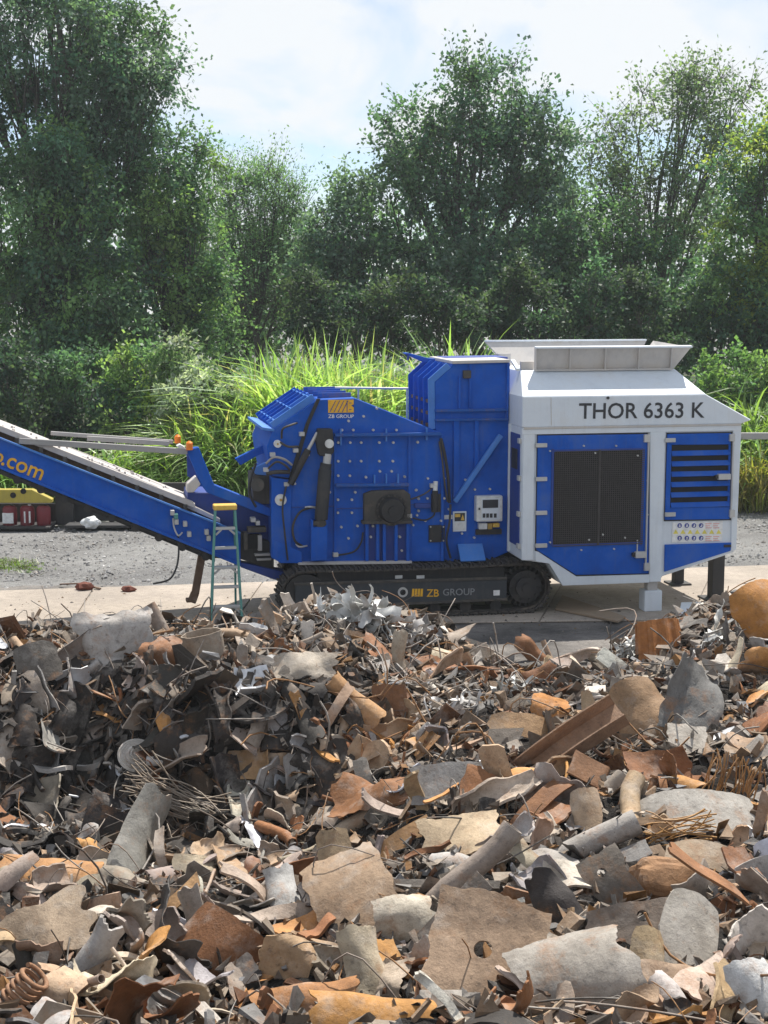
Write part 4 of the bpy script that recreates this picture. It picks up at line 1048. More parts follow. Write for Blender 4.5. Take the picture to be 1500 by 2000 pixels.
make_tree('broadleaf_tree', 'broad low dark tree left of the big round tree, behind the bright grass', 'tree', 690, 40.5,
          [(690, 470, 95, 80, 0, 30), (640, 550, 80, 70, 0, 18), (760, 540, 110, 90, 0, 32), (690, 390, 50, 40, 0, 7)], DG + BG, (.115, .04), 11, 26, .65, .2, 1.05, .18, group=TALL)
make_tree('broadleaf_tree', 'dark glossy tree behind the grey hopper', 'tree', 1040, 40,
          [(1050, 520, 110, 90, 0, 32), (930, 570, 110, 80, 0, 28), (1150, 560, 90, 90, 0, 24), (1110, 430, 60, 70, 0, 9)], DG + BG[:1], (.115, .042), 11, 26, .65, .2, 1.05, .2, group=TALL)
make_tree('sparse_tree', 'tall spindly tree with bare grey twigs and thin leaf tufts right of the round tree', 'tree', 1262, 43,
          [(1290, 290, 150, 120, 0, 44), (1345, 175, 40, 65, 0, 14), (1180, 300, 70, 90, 0, 12), (1420, 240, 70, 85, 0, 16), (1300, 420, 130, 90, 0, 34)], [(.16, .25, .15), (.19, .26, .15), (.14, .22, .14)], (.11, .038), 10, 19, .95, .05, .85, .15, bare=.14, group=TALL)
make_tree('broadleaf_tree', 'olive green tree standing below and in front of the spindly tree', 'tree', 1240, 41,
          [(1220, 450, 90, 80, 0, 20), (1310, 550, 120, 90, 0, 32), (1200, 600, 100, 70, 0, 24)], MG[:3] + DG, (.11, .038), 11, 24, .65, .2, .95, .16, bare=.12, group=TALL)
make_tree('broadleaf_tree', 'yellowish green tree leaning in from the right edge of the picture', 'tree', 1520, 38.5,
          [(1470, 330, 80, 90, 0, 20), (1480, 480, 95, 80, 0, 26), (1430, 570, 80, 60, -.4, 18), (1530, 270, 60, 60, 0, 8)], MG + YG[:2] + DG[:1], (.115, .04), 11, 24, .65, .25, 1.0, .2, group=TALL)
make_tree('broadleaf_tree', 'shady dark tree low at the right behind the grey hood', 'tree', 1400, 38.2,
          [(1400, 640, 110, 70, 0, 28), (1500, 640, 80, 80, 0, 20), (1290, 660, 70, 50, .5, 12)], DG, (.11, .04), 11, 24, .6, .25, 1.0, .14, group=TALL)
DK = [(.050, .095, .065), (.065, .11, .07), (.04, .08, .06), (.085, .13, .075)]
make_tree('broadleaf_tree', 'dark tree standing just beyond the left edge of the picture', 'tree', -330, 38, [(-330, 250, 190, 220, 0, 46), (-330, 560, 190, 140, 0, 40)], BG + DG, (.16, .05), 11, 20, .8, .3, 1.0, .2, group=TALL)
make_tree('broadleaf_tree', 'green tree standing just beyond the right edge of the picture', 'tree', 1760, 38, [(1760, 330, 170, 180, 0, 40), (1740, 600, 190, 110, 0, 34)], MG + DG, (.16, .05), 11, 20, .8, .3, 1.0, .2, group=TALL)
BUSH = 'bushes along the edge of the gravel lot'
def bush(u, depth, puffs, pal, label, leaf=(.11, .04), per=24, **k):
    make_tree('shrub', label, 'shrub', u, depth, puffs, pal, leaf, 10, per, .5, .2, 1.0, .05, group=BUSH, trunk_name='stem', **k)
bush(40, 34.8, [(20, 760, 110, 90, 0, 22), (60, 860, 120, 70, 0, 20)], DK, 'dark shrub at the left edge behind the upper conveyor')
bush(180, 35.4, [(170, 780, 110, 100, .3, 26), (230, 850, 80, 70, 0, 12)], DK[:2] + DG, 'mid green shrub behind the grey stay bars')
bush(300, 34.9, [(290, 740, 80, 80, .6, 18), (310, 840, 90, 70, 0, 18)], MG + YG[1:], 'shrub with yellowish green tips left of the silvery shrub')
bush(400, 34.0, [(385, 775, 75, 40, 0, 16), (350, 700, 40, 50, .8, 8), (400, 860, 70, 70, 0, 18)], [(.40, .46, .40), (.28, .36, .25), (.16, .25, .13)], 'shrub with silvery pale leaves beside the bright grass', (.15, .028))
bush(455, 33.8, [(450, 870, 60, 75, 0, 15), (485, 930, 60, 60, 0, 12)], [(.12, .19, .10), (.24, .22, .13), (.13, .2, .1)], 'dull brownish shrub behind the blue lift arm')
bush(610, 38.6, [(600, 600, 50, 60, 0, 15), (640, 650, 60, 40, 0, 10)], DK, 'dark shrub rising just behind the left part of the bright tall grass')
bush(740, 39.5, [(735, 590, 75, 45, 0, 16), (760, 645, 60, 40, 0, 10)], DK, 'dark shrub behind the tall grass, left of the blue feeder box')
bush(870, 38.6, [(880, 630, 70, 60, 0, 18), (830, 570, 40, 40, 0, 7)], DK, 'dark shrub above the top of the blue feeder box')
bush(1000, 40.0, [(1010, 590, 60, 75, 0, 18), (960, 640, 60, 40, 0, 10)], DK, 'dark shrub above the far flap of the hopper')
bush(1130, 38.8, [(1120, 645, 80, 45, 0, 16), (1160, 580, 40, 60, 0, 9)], DK + DG[:1], 'dark shrub above the middle of the hopper')
bush(1240, 39.6, [(1240, 600, 50, 70, 0, 15), (1280, 690, 80, 40, 0, 12)], DK, 'dark shrub behind the right end of the hopper')
bush(1440, 35.6, [(1440, 740, 75, 55, 0, 20), (1480, 810, 60, 60, 0, 14)], MG + LG, 'bright leafy shrub at the right edge behind the hood')
# a wood further off that closes the view between the trunks
N = 26000
C = np.stack([rng.uniform(-48, 48, N), rng.uniform(66, 76, N), rng.uniform(0, 1, N) ** .8 * 11.0], -1)
C[:, 2] *= .75 + .3 * np.sin(C[:, 0] * .7) * np.sin(C[:, 0] * .31 + 1)
m = MB(); D = unit(rng.normal(size=C.shape)); tint = np.array(DG + BG)[rng.integers(0, 7, N)] * rng.uniform(.8, 1.5, (N, 1))
add_leaves(m, C, D, rng.uniform(.3, .6, N), rng.uniform(.12, .2, N), tint)
o = m.build('distant_wood', LEAFM); o['kind'] = 'stuff'

def grass(name, regs, label=None):
    m = MB()
    for (u0, u1, d0, d1, n, h0, h1, w, pal, arch) in regs:
        nc = n // 22
        cx = rng.uniform(u0, u1, nc); cd = rng.uniform(d0, d1, nc)
        ci = rng.integers(0, nc, n)
        hh = rng.uniform(.5, 1.12, nc)
        env = .75 + .25 * np.clip(np.minimum(cx - u0, u1 - cx) / 60, 0, 1)
        if h1 > 3.5: env = env * np.interp(cx, [300, 430, 480, 545, 600, 650, 720, 800, 850, 890, 940, 1000, 1100, 1200, 1330], [1.6, 2.9, 3.2, 4.15, 3.6, 4.1, 3.8, 3.2, 3.5, 4.2, 3.6, 3.7, 3.9, 3.6, 3.8]) / 3.9
        x = (cx[ci] - 750) / FPX * cd[ci] + rng.normal(size=n) * .16; y = cd[ci] + rng.normal(size=n) * .16
        h = (h0 + (h1 - h0) * rng.uniform(0, 1, n)) * hh[ci] * env[ci]
        az = rng.uniform(0, 6.28, n); ln = rng.uniform(.06, .62, n) * arch
        ax = np.stack([np.cos(az), np.sin(az), 0 * az], -1); side = np.stack([-np.sin(az), np.cos(az), 0 * az], -1)
        tw = rng.uniform(-1.2, 1.2, n)
        K = 7; t = np.linspace(0, 1, K)
        t0 = rng.uniform(.0, .45, n)              # blades leave the stalk at different heights
        st = np.stack([x, y, -.02 + 0 * x], -1)
        V = np.zeros((n, K, 2, 3))
        for k in range(K):
            z = h * (t0 * .6 + (1 - t0 * .6) * (t[k] - .38 * arch * ln * 2 * t[k] ** 3))
            z = np.where(t[k] == 0, h * t0 * .6, z)
            r_ = h * ln * 1.6 * t[k] ** 2
            c = st + ax * r_[:, None]; c[:, 2] += z
            wd = w * rng.uniform(.8, 1.2, n) * (math.sin(math.pi * min(1, .18 + .82 * t[k])) ** .7 + .02) * (1 if k < K - 1 else .05)
            sv = side * np.cos(tw * t[k])[:, None] + np.array([0, 0, 1.0]) * np.sin(tw * t[k])[:, None] * .5
            V[:, k, 0] = c + sv * wd[:, None]; V[:, k, 1] = c - sv * wd[:, None]
        o = (np.arange(n) * K * 2)[:, None, None]
        q = np.arange(K - 1)[None, :, None] * 2 + np.array([0, 1, 3, 2])[None, None, :]
        tint = np.array(pal)[rng.integers(0, len(pal), nc)][ci] * rng.uniform(.7, 1.3, (n, 1))
        m.add(V.reshape(-1, 3), (o + q).reshape(-1, 4), np.repeat(tint, K * 2, 0))
        # stalks
        ns = nc * 3; si = rng.integers(0, nc, ns)
        sx = (cx[si] - 750) / FPX * cd[si] + rng.normal(size=ns) * .14; sy = cd[si] + rng.normal(size=ns) * .14; sh = h1 * hh[si] * env[si] * rng.uniform(.55, 1.0, ns)
        b0 = np.stack([sx, sy, 0 * sx], -1); tp = b0 + np.stack([rng.normal(size=ns) * .25, rng.normal(size=ns) * .2, sh], -1)
        e = np.array([.014, 0, 0]); f = np.array([0, .014, 0])
        V = np.stack([b0 + e, b0 - e * .5 + f, b0 - e * .5 - f, tp], 1).reshape(-1, 3); o4 = (np.arange(ns) * 4)[:, None]
        m.add(V, np.concatenate([o4 + np.array([[0, 1, 3]]), o4 + np.array([[1, 2, 3]]), o4 + np.array([[2, 0, 3]])]), np.array([.16, .18, .05]))
    ob = m.build(name, GRASSM); ob['kind'] = 'stuff'; return ob
G1 = [(.30, .49, .16), (.36, .54, .19), (.25, .42, .14), (.42, .53, .24), (.50, .46, .31), (.42, .54, .36), (.18, .32, .12), (.32, .48, .24)]
G2 = [(.14, .24, .05), (.19, .30, .06), (.10, .17, .05)]
grass('tall_grass', [
    (360, 1000, 35.6, 38.2, 11500, 2.0, 3.9, .040, G1, 1.0),
    (430, 980, 36.5, 38.4, 3600, 2.8, 4.1, .038, G1, .9),
    (380, 850, 34.4, 35.6, 4600, 1.0, 2.6, .036, G1[:3] + G2[:1], 1.2),
    (-400, 520, 33.8, 34.8, 6500, .7, 2.0, .026, G2 + G1[:3], 1.3), (330, 560, 34.6, 35.8, 4200, 1.4, 2.9, .028, G2 + G1, 1.2),
    (950, 1340, 35.8, 37.8, 2600, 2.4, 3.9, .036, G1[:3] + G2, 1.0),
    (1330, 2150, 35.2, 37.2, 5000, 1.9, 3.3, .038, G1[:3] + G2, 1.3),
    (1400, 2150, 33.6, 35.0, 5000, .9, 1.75, .022, [(.26, .29, .07), (.22, .27, .05), (.28, .25, .10)], .9)])
# a small weed patch on the gravel at the left edge
grass('weed_patch', [(-60, 48, 26.6, 27.6, 900, .06, .16, .008, [(.12, .22, .04), (.16, .26, .05)], 1.4)])

# ================================================================== THINGS IN THE YARD
# low rail wall at the right edge, behind the machine
m = MB(); a, b = on_ground(1440, 1000), on_ground(1800, 1000)
fence = empty('guard_barrier', (a[0], a[1], 0)); tag(fence, 'dark low barrier rail among the grass at the right edge', 'barrier')
z1, z0 = at_depth(1470, 845, a[1])[2], at_depth(1470, 858, a[1])[2]
box(m, -.5, b[0] - a[0], -.05, .05, z0, z1); m.build('rail', DULLSTEEL, fence, .01)
for k in range(4):
    m = MB(); x = -.3 + k * 1.6; box(m, x, x + .12, .05, .17, -.05, z1 - .02); m.build('post', DULLSTEEL, fence, .01)
# yellow machine beam with red canisters below, half hidden by the conveyor
yd = on_ground(60, 1034)[1]
def Q(u, v, dy=0): return at_depth(u, v, yd + dy)
tr = empty('yellow_trailer', tuple(on_ground(20, 1034))); tag(tr, 'yellow steel beam of a parked trailer behind the conveyor at the left edge', 'trailer')
B0 = np.array(tr.location)
def qbox(m, u0, v0, u1, v1, y0, y1, **k):
    a, b = Q(u0, v1), Q(u1, v0); box(m, a[0] - B0[0], b[0] - B0[0], yd + y0 - B0[1], yd + y1 - B0[1], a[2], b[2], **k)
m = MB(); pts = [Q(-160, 955) - B0, Q(64, 955) - B0, Q(103, 974) - B0, Q(103, 981) - B0, Q(-160, 981) - B0]
prism_xz(m, np.array(pts)[::-1], yd - B0[1] - .1, yd - B0[1] + .1); m.build('beam', YELPAINT, tr, .01)
m = MB()
for u, v in ((28, 966), (48, 958)):
    c = Q(u, v) - B0; cyl(m, (c[0], yd - B0[1] - .115, c[2]), (c[0], yd - B0[1] - .1, c[2]), .06, 14)
m.build('bore', BLACKIN, tr)
m = MB(); qbox(m, -160, 990, 103, 1026, .55, .6); qbox(m, -160, 1025, 103, 1030, -.3, .6); m.build('tray', BLACKM, tr, .01)
m = MB(); qbox(m, 103, 940, 135, 1030, .3, .5); qbox(m, 135, 950, 400, 1026, .6, .7); qbox(m, 130, 1023, 380, 1029, -.2, .3); m.build('chassis', BLACKM, tr, .01)
m = MB()
for u in (-60, 150): 
    c = Q(u, 1020) - B0; cyl(m, (c[0], yd - B0[1] + .8, .42), (c[0], yd - B0[1] + 1.1, .42), .42, 20)
m.build('wheel', RUBBER, tr)
for k, (u, lab) in enumerate(((-22, None), (20, 'red canister with a white square label, beside the left edge under the yellow beam'), (54, 'red canister with pale ribs in the middle of the row under the yellow beam'), (86, 'plain dark red canister at the right end of the row under the yellow beam'))):
    if lab is None: continue
    c = Q(u, 1025); can = empty('canister', (c[0], yd, c[2])); tag(can, lab, 'canister', 'red canisters under the yellow beam')
    h = Q(u, 985)[2] - c[2]; w = .145
    m = MB(); a = np.linspace(0, 2 * math.pi, 17)[:-1]
    tube(m, [(0, 0, 0), (0, 0, .02), (0, 0, h * .82), (0, 0, h * .93), (0, 0, h * .95)], [w * .93, w, w, w * .75, w * .4], 16); m.build('body', REDPAINT, can)
    m = MB(); cyl(m, (0.05, 0, h * .93), (0.05, 0, h * 1.0), .035, 10); m.build('cap', BLACKM if k != 2 else PALEPLASTIC, can)
    if k == 1: m = MB(); box(m, -.12, .1, -w - .008, -w + .06, h * .12, h * .62); m.build('label_sheet', PALEPLASTIC, can)
    if k == 2:
        for dx_ in (-.02, .08):
            m = MB(); box(m, dx_ - .015, dx_ + .015, -w - .012, -w + .04, h * .15, h * .7); m.build('rib', PALEPLASTIC, can)
# crumpled white bag on the trailer edge
def crumple(m, c, sx, sy, sz, col, n=14, amp=.35, **k):
    u, v = np.meshgrid(np.linspace(0, math.pi, n), np.linspace(0, 2 * math.pi, n * 2 + 1)[:-1], indexing='ij')
    p = np.stack([np.sin(u) * np.cos(v), np.sin(u) * np.sin(v), np.cos(u)], -1)
    r_ = 1 + 0 * u
    for _ in range(7):
        d = unit(rng.normal(size=3)); r_ += amp * .38 * np.abs(np.sin(3.2 * (p @ d) + rng.uniform(0, 6))) - amp * .2
    V = p * r_[..., None] * np.array([sx, sy, sz]) + c
    W2 = n * 2; i, j = np.meshgrid(np.arange(n - 1), np.arange(W2), indexing='ij')
    F = np.stack([i * W2 + j, (i + 1) * W2 + j, (i + 1) * W2 + (j + 1) % W2, i * W2 + (j + 1) % W2], -1).reshape(-1, 4)
    return m.add(V.reshape(-1, 3), F, col, **k)
m = MB(); c = Q(183, 1017); crumple(m, (0, 0, 0), .15, .1, .10, None, 14, .6); o = m.build('plastic_bag', PALEPLASTIC); o.location = (c[0], yd - .25, c[2])
tag(o, 'crumpled white plastic bag lying on the dark trailer edge under the conveyor', 'bag')
# bricks on the slab, plank under the machine, grey sheet on the right
for (u, v, s, lab) in ((165, 1146, .17, 'broken dark red brick lump with a splintered board, on the gravel edge'), (251, 1149, .13, 'small dark red brick lying alone on the concrete edge')):
    p = on_ground(u, v + 6, .03); m = MB()
    crumple(m, (0, 0, s * .3), s * .8, s * .55, s * .4, None, 5, .5); o = m.build('brick_lump', BRICKM); o.location = tuple(p); tag(o, lab, 'brick', 'brick lumps on the concrete edge')
p, q = on_ground(118, 1141, .05), on_ground(196, 1150, .05)
m = MB(); bar(m, p, (p + q) / 2 + (0, 0, .05), .05, .02); bar(m, (p + q) / 2 + (0, 0, .05), q, .05, .02); o = m.build('broken_board', RUSTM); tag(o, 'thin splintered dark board lying across the brick lump', 'board')
WOODM = paint('weathered_wood', (0.30, 0.225, 0.155), 0.85, (0.14, 0.10, 0.07), 0.5, scale=5)
p0, p1, p2, p3 = on_ground(1084, 1192, .035), on_ground(1207, 1217, .035), on_ground(1222, 1208, .035), on_ground(1098, 1166, .035)
m = MB(); up = np.array([0, 0, .035]); hexa(m, [p0, p1, p2, p3, p0 + up, p1 + up, p2 + up, p3 + up]); o = m.build('plank', WOODM, None, .006); tag(o, 'flat brown plank lying under the grey engine house, beside the track', 'plank')
p0, p1, p2, p3 = on_ground(1325, 1212, .05), on_ground(1425, 1214, .05), on_ground(1428, 1186, .05), on_ground(1330, 1188, .05)
m = MB(); hexa(m, [p0, p1, p2, p3, p0 + up, p1 + up, p2 + up + (0, 0, .06), p3 + up + (0, 0, .06)]); o = m.build('metal_sheet', GREYP, None, .006); tag(o, 'flat light grey metal sheet lying on the ground before the black support leg', 'sheet')

# ---------------------------------------------------------------- step ladder
Yl = -0.02
lad = empty('step_ladder', tuple(W(P(441, 1210, Yl))), YAW); tag(lad, 'teal fibreglass step ladder with a yellow top standing open before the conveyor', 'ladder')
LO = np.array(P(441, 1210, Yl)); LO[2] = 0
lad.location = tuple(W(LO))
def L(u, v, y): q = P(u, v, y); return np.array([q[0], y, q[2]]) - LO
zt = P(440, 992, Yl + .32)[2]
def Lr(side, f):   # front rail point, f 0 foot .. 1 top
    xb, xt = (P(411, 1205, Yl)[0], P(421, 998, Yl + .3)[0]) if side < 0 else (P(473, 1200, Yl)[0], P(459, 998, Yl + .3)[0])
    return np.array([xb + (xt - xb) * f, Yl + .34 * f, zt * f]) - LO
def Rr(side, f):
    xb, xt = (P(411, 1205, Yl)[0] + .1, P(421, 998, Yl + .3)[0]) if side < 0 else (P(473, 1200, Yl)[0], P(459, 998, Yl + .3)[0])
    return np.array([xb + (xt - xb) * f, Yl + .95 - .55 * f, zt * f]) - LO
for s in (-1, 1):
    m = MB(); bar(m, Lr(s, 0), Lr(s, .985), .035, .075, up=(0, 1, 0)); m.build('front_rail', TEAL, lad, .005)
    m = MB(); bar(m, Rr(s, 0), Rr(s, .97), .03, .05, up=(0, 1, 0)); m.build('rear_rail', TEAL, lad, .005)
    for fn in (Lr, Rr):
        m = MB(); c = fn(s, 0); box(m, c[0] - .03, c[0] + .03, c[1] - .045, c[1] + .045, -.0, .05); m.build('rubber_foot', RUBBER, lad, .005)
for f in (.17, .335, .50, .665, .83):
    m = MB(); a, b = Lr(-1, f), Lr(1, f); box(m, a[0] + .015, b[0] - .015, a[1] - .045, a[1] + .045, a[2] - .025, a[2] + .012); m.build('step', STEEL, lad, .004)
    if f in (.50, .83, .17):
        for s, e in ((1, a), (-1, b)):
            m = MB(); bar(m, e + (s * .015, -.02, -.10), e + (s * .10, -.02, -.02), .012, .03); m.build('step_brace', STEEL, lad, .002)
for f in (.25, .6):
    m = MB(); a, b = Rr(-1, f), Rr(1, f); box(m, a[0], b[0], a[1] - .01, a[1] + .01, a[2] - .02, a[2] + .02); m.build('rear_brace', STEEL, lad, .003)
m = MB(); a, b = Lr(-1, 1), Lr(1, 1); box(m, a[0] - .03, b[0] + .03, a[1] - .07, a[1] + .12, a[2] - .03, a[2] + .05); m.build('top_cap', CAPYEL, lad, .012)

# ================================================================== HAZE
HAZE = bpy.data.materials.new('haze'); HAZE.use_nodes = True
hn, hl = HAZE.node_tree.nodes, HAZE.node_tree.links
hn.remove(hn['Principled BSDF'])
pv = hn.new('ShaderNodeVolumePrincipled'); pv.inputs['Color'].default_value = (0.88, 0.95, 1.0, 1); pv.inputs['Density'].default_value = 0.0006; pv.inputs['Anisotropy'].default_value = 0.2
hl.new(pv.outputs[0], hn['Material Output'].inputs['Volume'])
m = MB(); box(m, -205, 205, -45, 305, -1.05, 24); o = m.build('haze', HAZE); o['kind'] = 'stuff'
# ================================================================== THE SCRAP HEAP
def sst(t): t = np.clip(t, 0, 1); return t * t * (3 - 2 * t)
_ph = [(rng.uniform(0, 6.28), rng.uniform(0, 6.28)) for _ in range(6)]
def HZ(x, y, fine=True):
    x = np.asarray(x, float); y = np.asarray(y, float)
    g = lambda cx, cy, sx, sy: np.exp(-((x - cx) / sx) ** 2 - ((y - cy) / sy) ** 2)
    z = 1.22 + .55 * sst((8.3 - y) / 2.6)
    lf = sst((.45 - x) / 1.1)                      # left half: a terrace with a steep face towards the camera
    yst = 13.0 + .35 * np.sin(1.9 * x + .6) + .2 * np.sin(4.3 * x)
    step = sst((y - yst + .55) / .75)
    z = z + lf * (.36 * step * sst((17.5 - y) / 3) - .62 * (1 - step) * sst((y - 9.0) / 1.6))
    z = z + .30 * g(2.9, 12.6, 2.2, 2.2) + .72 * g(4.7, 15.6, 1.5, 1.8) + .32 * g(-.25, 16.2, .85, .9) - .25 * g(1.9, 15.6, 1.0, 1.4)
    z = z + .2 * g(1.8, 8.0, 1.2, 1.0) - .18 * g(-.8, 7.6, .8, .8)
    ye = 18.1 - 1.5 * np.exp(-((x - 1.75) / .75) ** 2) + .5 * np.exp(-((x - .1) / .8) ** 2) - .5 * sst((-2.3 - x) / 1.2)
    z = z * sst((ye - y) / 1.7)
    if fine:
        z = z + .05 * np.sin(2.3 * x + _ph[0][0]) * np.sin(2.7 * y + _ph[0][1]) + .035 * np.sin(4.1 * x + 1.7 * y + _ph[1][0]) * np.sin(3.7 * y - 1.3 * x + _ph[1][1])
    return z - .12
def on_heap(u, v):
    d = ray(u, v); t = np.linspace(4.5, 22, 900)
    p = CAM + d * t[:, None]
    below = p[:, 2] < np.maximum(HZ(p[:, 0], p[:, 1]), 0.0)
    i = int(np.argmax(below)) if below.any() else len(t) - 1
    return p[i]
def heap_normal(x, y):
    e = .12; return unit(np.stack([HZ(x - e, y) - HZ(x + e, y), HZ(x, y - e) - HZ(x, y + e), 2 * e + 0 * x], -1))
SOILM = ground_mat('gap_shade_soil', (0.025, 0.022, 0.02), (0.045, 0.038, 0.033), (0.015, 0.014, 0.013), 3.0, 0.95, 1.0, 40, 0.05)  # soil coloured extra dark to stand in for shade between the pieces
nx, ny = 150, 190
xs, ys = np.meshgrid(np.linspace(-10, 10, nx), np.linspace(2, 19, ny))
zs = HZ(xs, ys) + .03 * rng.normal(size=xs.shape)
i, j = np.meshgrid(np.arange(ny - 1), np.arange(nx - 1), indexing='ij'); a = i * nx + j
m = MB(); m.add(np.stack([xs, ys, zs], -1).reshape(-1, 3), np.stack([a, a + 1, a + nx + 1, a + nx], -1).reshape(-1, 4), smooth=False)
o = m.build('mound', SOILM); o['kind'] = 'structure'

def scrap_mat():
    m, n, l, b = new_mat('rusted_scrap'); t = n.new('ShaderNodeTexCoord')
    at = n.new('ShaderNodeAttribute'); at.attribute_name = 'tint'
    oi = n.new('ShaderNodeObjectInfo')
    N_ = lambda sc, de, ro, k: noise(n, l, sc, de, ro, t.outputs['Object'], '4D', scaled(n, l, oi.outputs['Random'], k))
    n1, n2, n3, n4, n5 = N_(8, 9, .72, 57), N_(3.2, 7, .7, 91), N_(55, 5, .7, 13), N_(5, 8, .75, 31), N_(22, 6, .7, 77)
    v = ramp(n, l, n1.outputs['Fac'], .30, .70, (.60, .58, .56, 1), (1.3, 1.3, 1.3, 1))
    c = mixc(n, l, 1.0, at.outputs['Color'], v.outputs['Color'], 'MULTIPLY')
    k = ramp(n, l, n4.outputs['Fac'], .53, .66)
    c = mixc(n, l, scaled(n, l, k.outputs['Color'], .55), c, (.30, .145, .06))          # rust bloom
    k = ramp(n, l, n2.outputs['Fac'], .52, .68)
    c = mixc(n, l, scaled(n, l, k.outputs['Color'], .45), c, (.50, .465, .42))          # dried dust
    k = ramp(n, l, n5.outputs['Fac'], .56, .70)
    c = mixc(n, l, scaled(n, l, k.outputs['Color'], .6), c, (.07, .055, .045))           # grime
    k = ramp(n, l, n3.outputs['Fac'], .60, .70)
    c = mixc(n, l, scaled(n, l, k.outputs['Color'], .5), c, (.05, .04, .033))           # pits
    l.new(c, b.inputs['Base Color']); b.inputs['Roughness'].default_value = .7; b.inputs['Specular IOR Level'].default_value = .35
    b1 = n.new('ShaderNodeBump'); b1.inputs['Strength'].default_value = .65; b1.inputs['Distance'].default_value = .025; l.new(n1.outputs['Fac'], b1.inputs['Height'])
    b2 = n.new('ShaderNodeBump'); b2.inputs['Strength'].default_value = .5; b2.inputs['Distance'].default_value = .006; l.new(n3.outputs['Fac'], b2.inputs['Height']); l.new(b1.outputs[0], b2.inputs['Normal'])
    l.new(b2.outputs[0], b.inputs['Normal']); return m
SCRAPM = scrap_mat()
ALUM = tint_mat('dull_aluminium', 0.55, None, 0.35, 9.0, 0.3, 0.5, 0.4, 60)
RUST_, ORNG, TAN_, BEIG, GBRN, GREY_, DARK, PALE, SILV, WHT = (.26, .115, .05), (.47, .235, .075), (.43, .30, .195), (.50, .415, .325), (.33, .275, .225), (.35, .335, .32), (.045, .039, .035), (.58, .53, .47), (.56, .565, .58), (.66, .65, .63)
CNAME = {'rusty brown': RUST_, 'orange': ORNG, 'tan': TAN_, 'beige': BEIG, 'grey brown': GBRN, 'grey': GREY_, 'dark': DARK, 'pale': PALE, 'silvery': SILV}

def shell(P0, faces, th):
    """give a sheet (points, quads) a thickness: two skins and a rim with its own vertices"""
    n = len(P0); f = np.asarray(faces)
    N = np.zeros_like(P0); a, b, c, d = (P0[f[:, k]] for k in range(4))
    fn = np.cross(c - a, d - b)
    for k in range(4): np.add.at(N, f[:, k], fn)
    N = unit(N)
    T, B = P0 + N * th / 2, P0 - N * th / 2
    e = np.concatenate([f[:, [0, 1]], f[:, [1, 2]], f[:, [2, 3]], f[:, [3, 0]]])
    es = np.sort(e, 1); key = es[:, 0] * n + es[:, 1]
    uq, inv, cnt = np.unique(key, return_inverse=True, return_counts=True)
    be = e[cnt[inv] == 1]
    V = np.concatenate([T, B, T, B])
    rim = np.stack([be[:, 0] + 2 * n, be[:, 0] + 3 * n, be[:, 1] + 3 * n, be[:, 1] + 2 * n], -1)
    return V, [f, f[:, ::-1] + n], rim
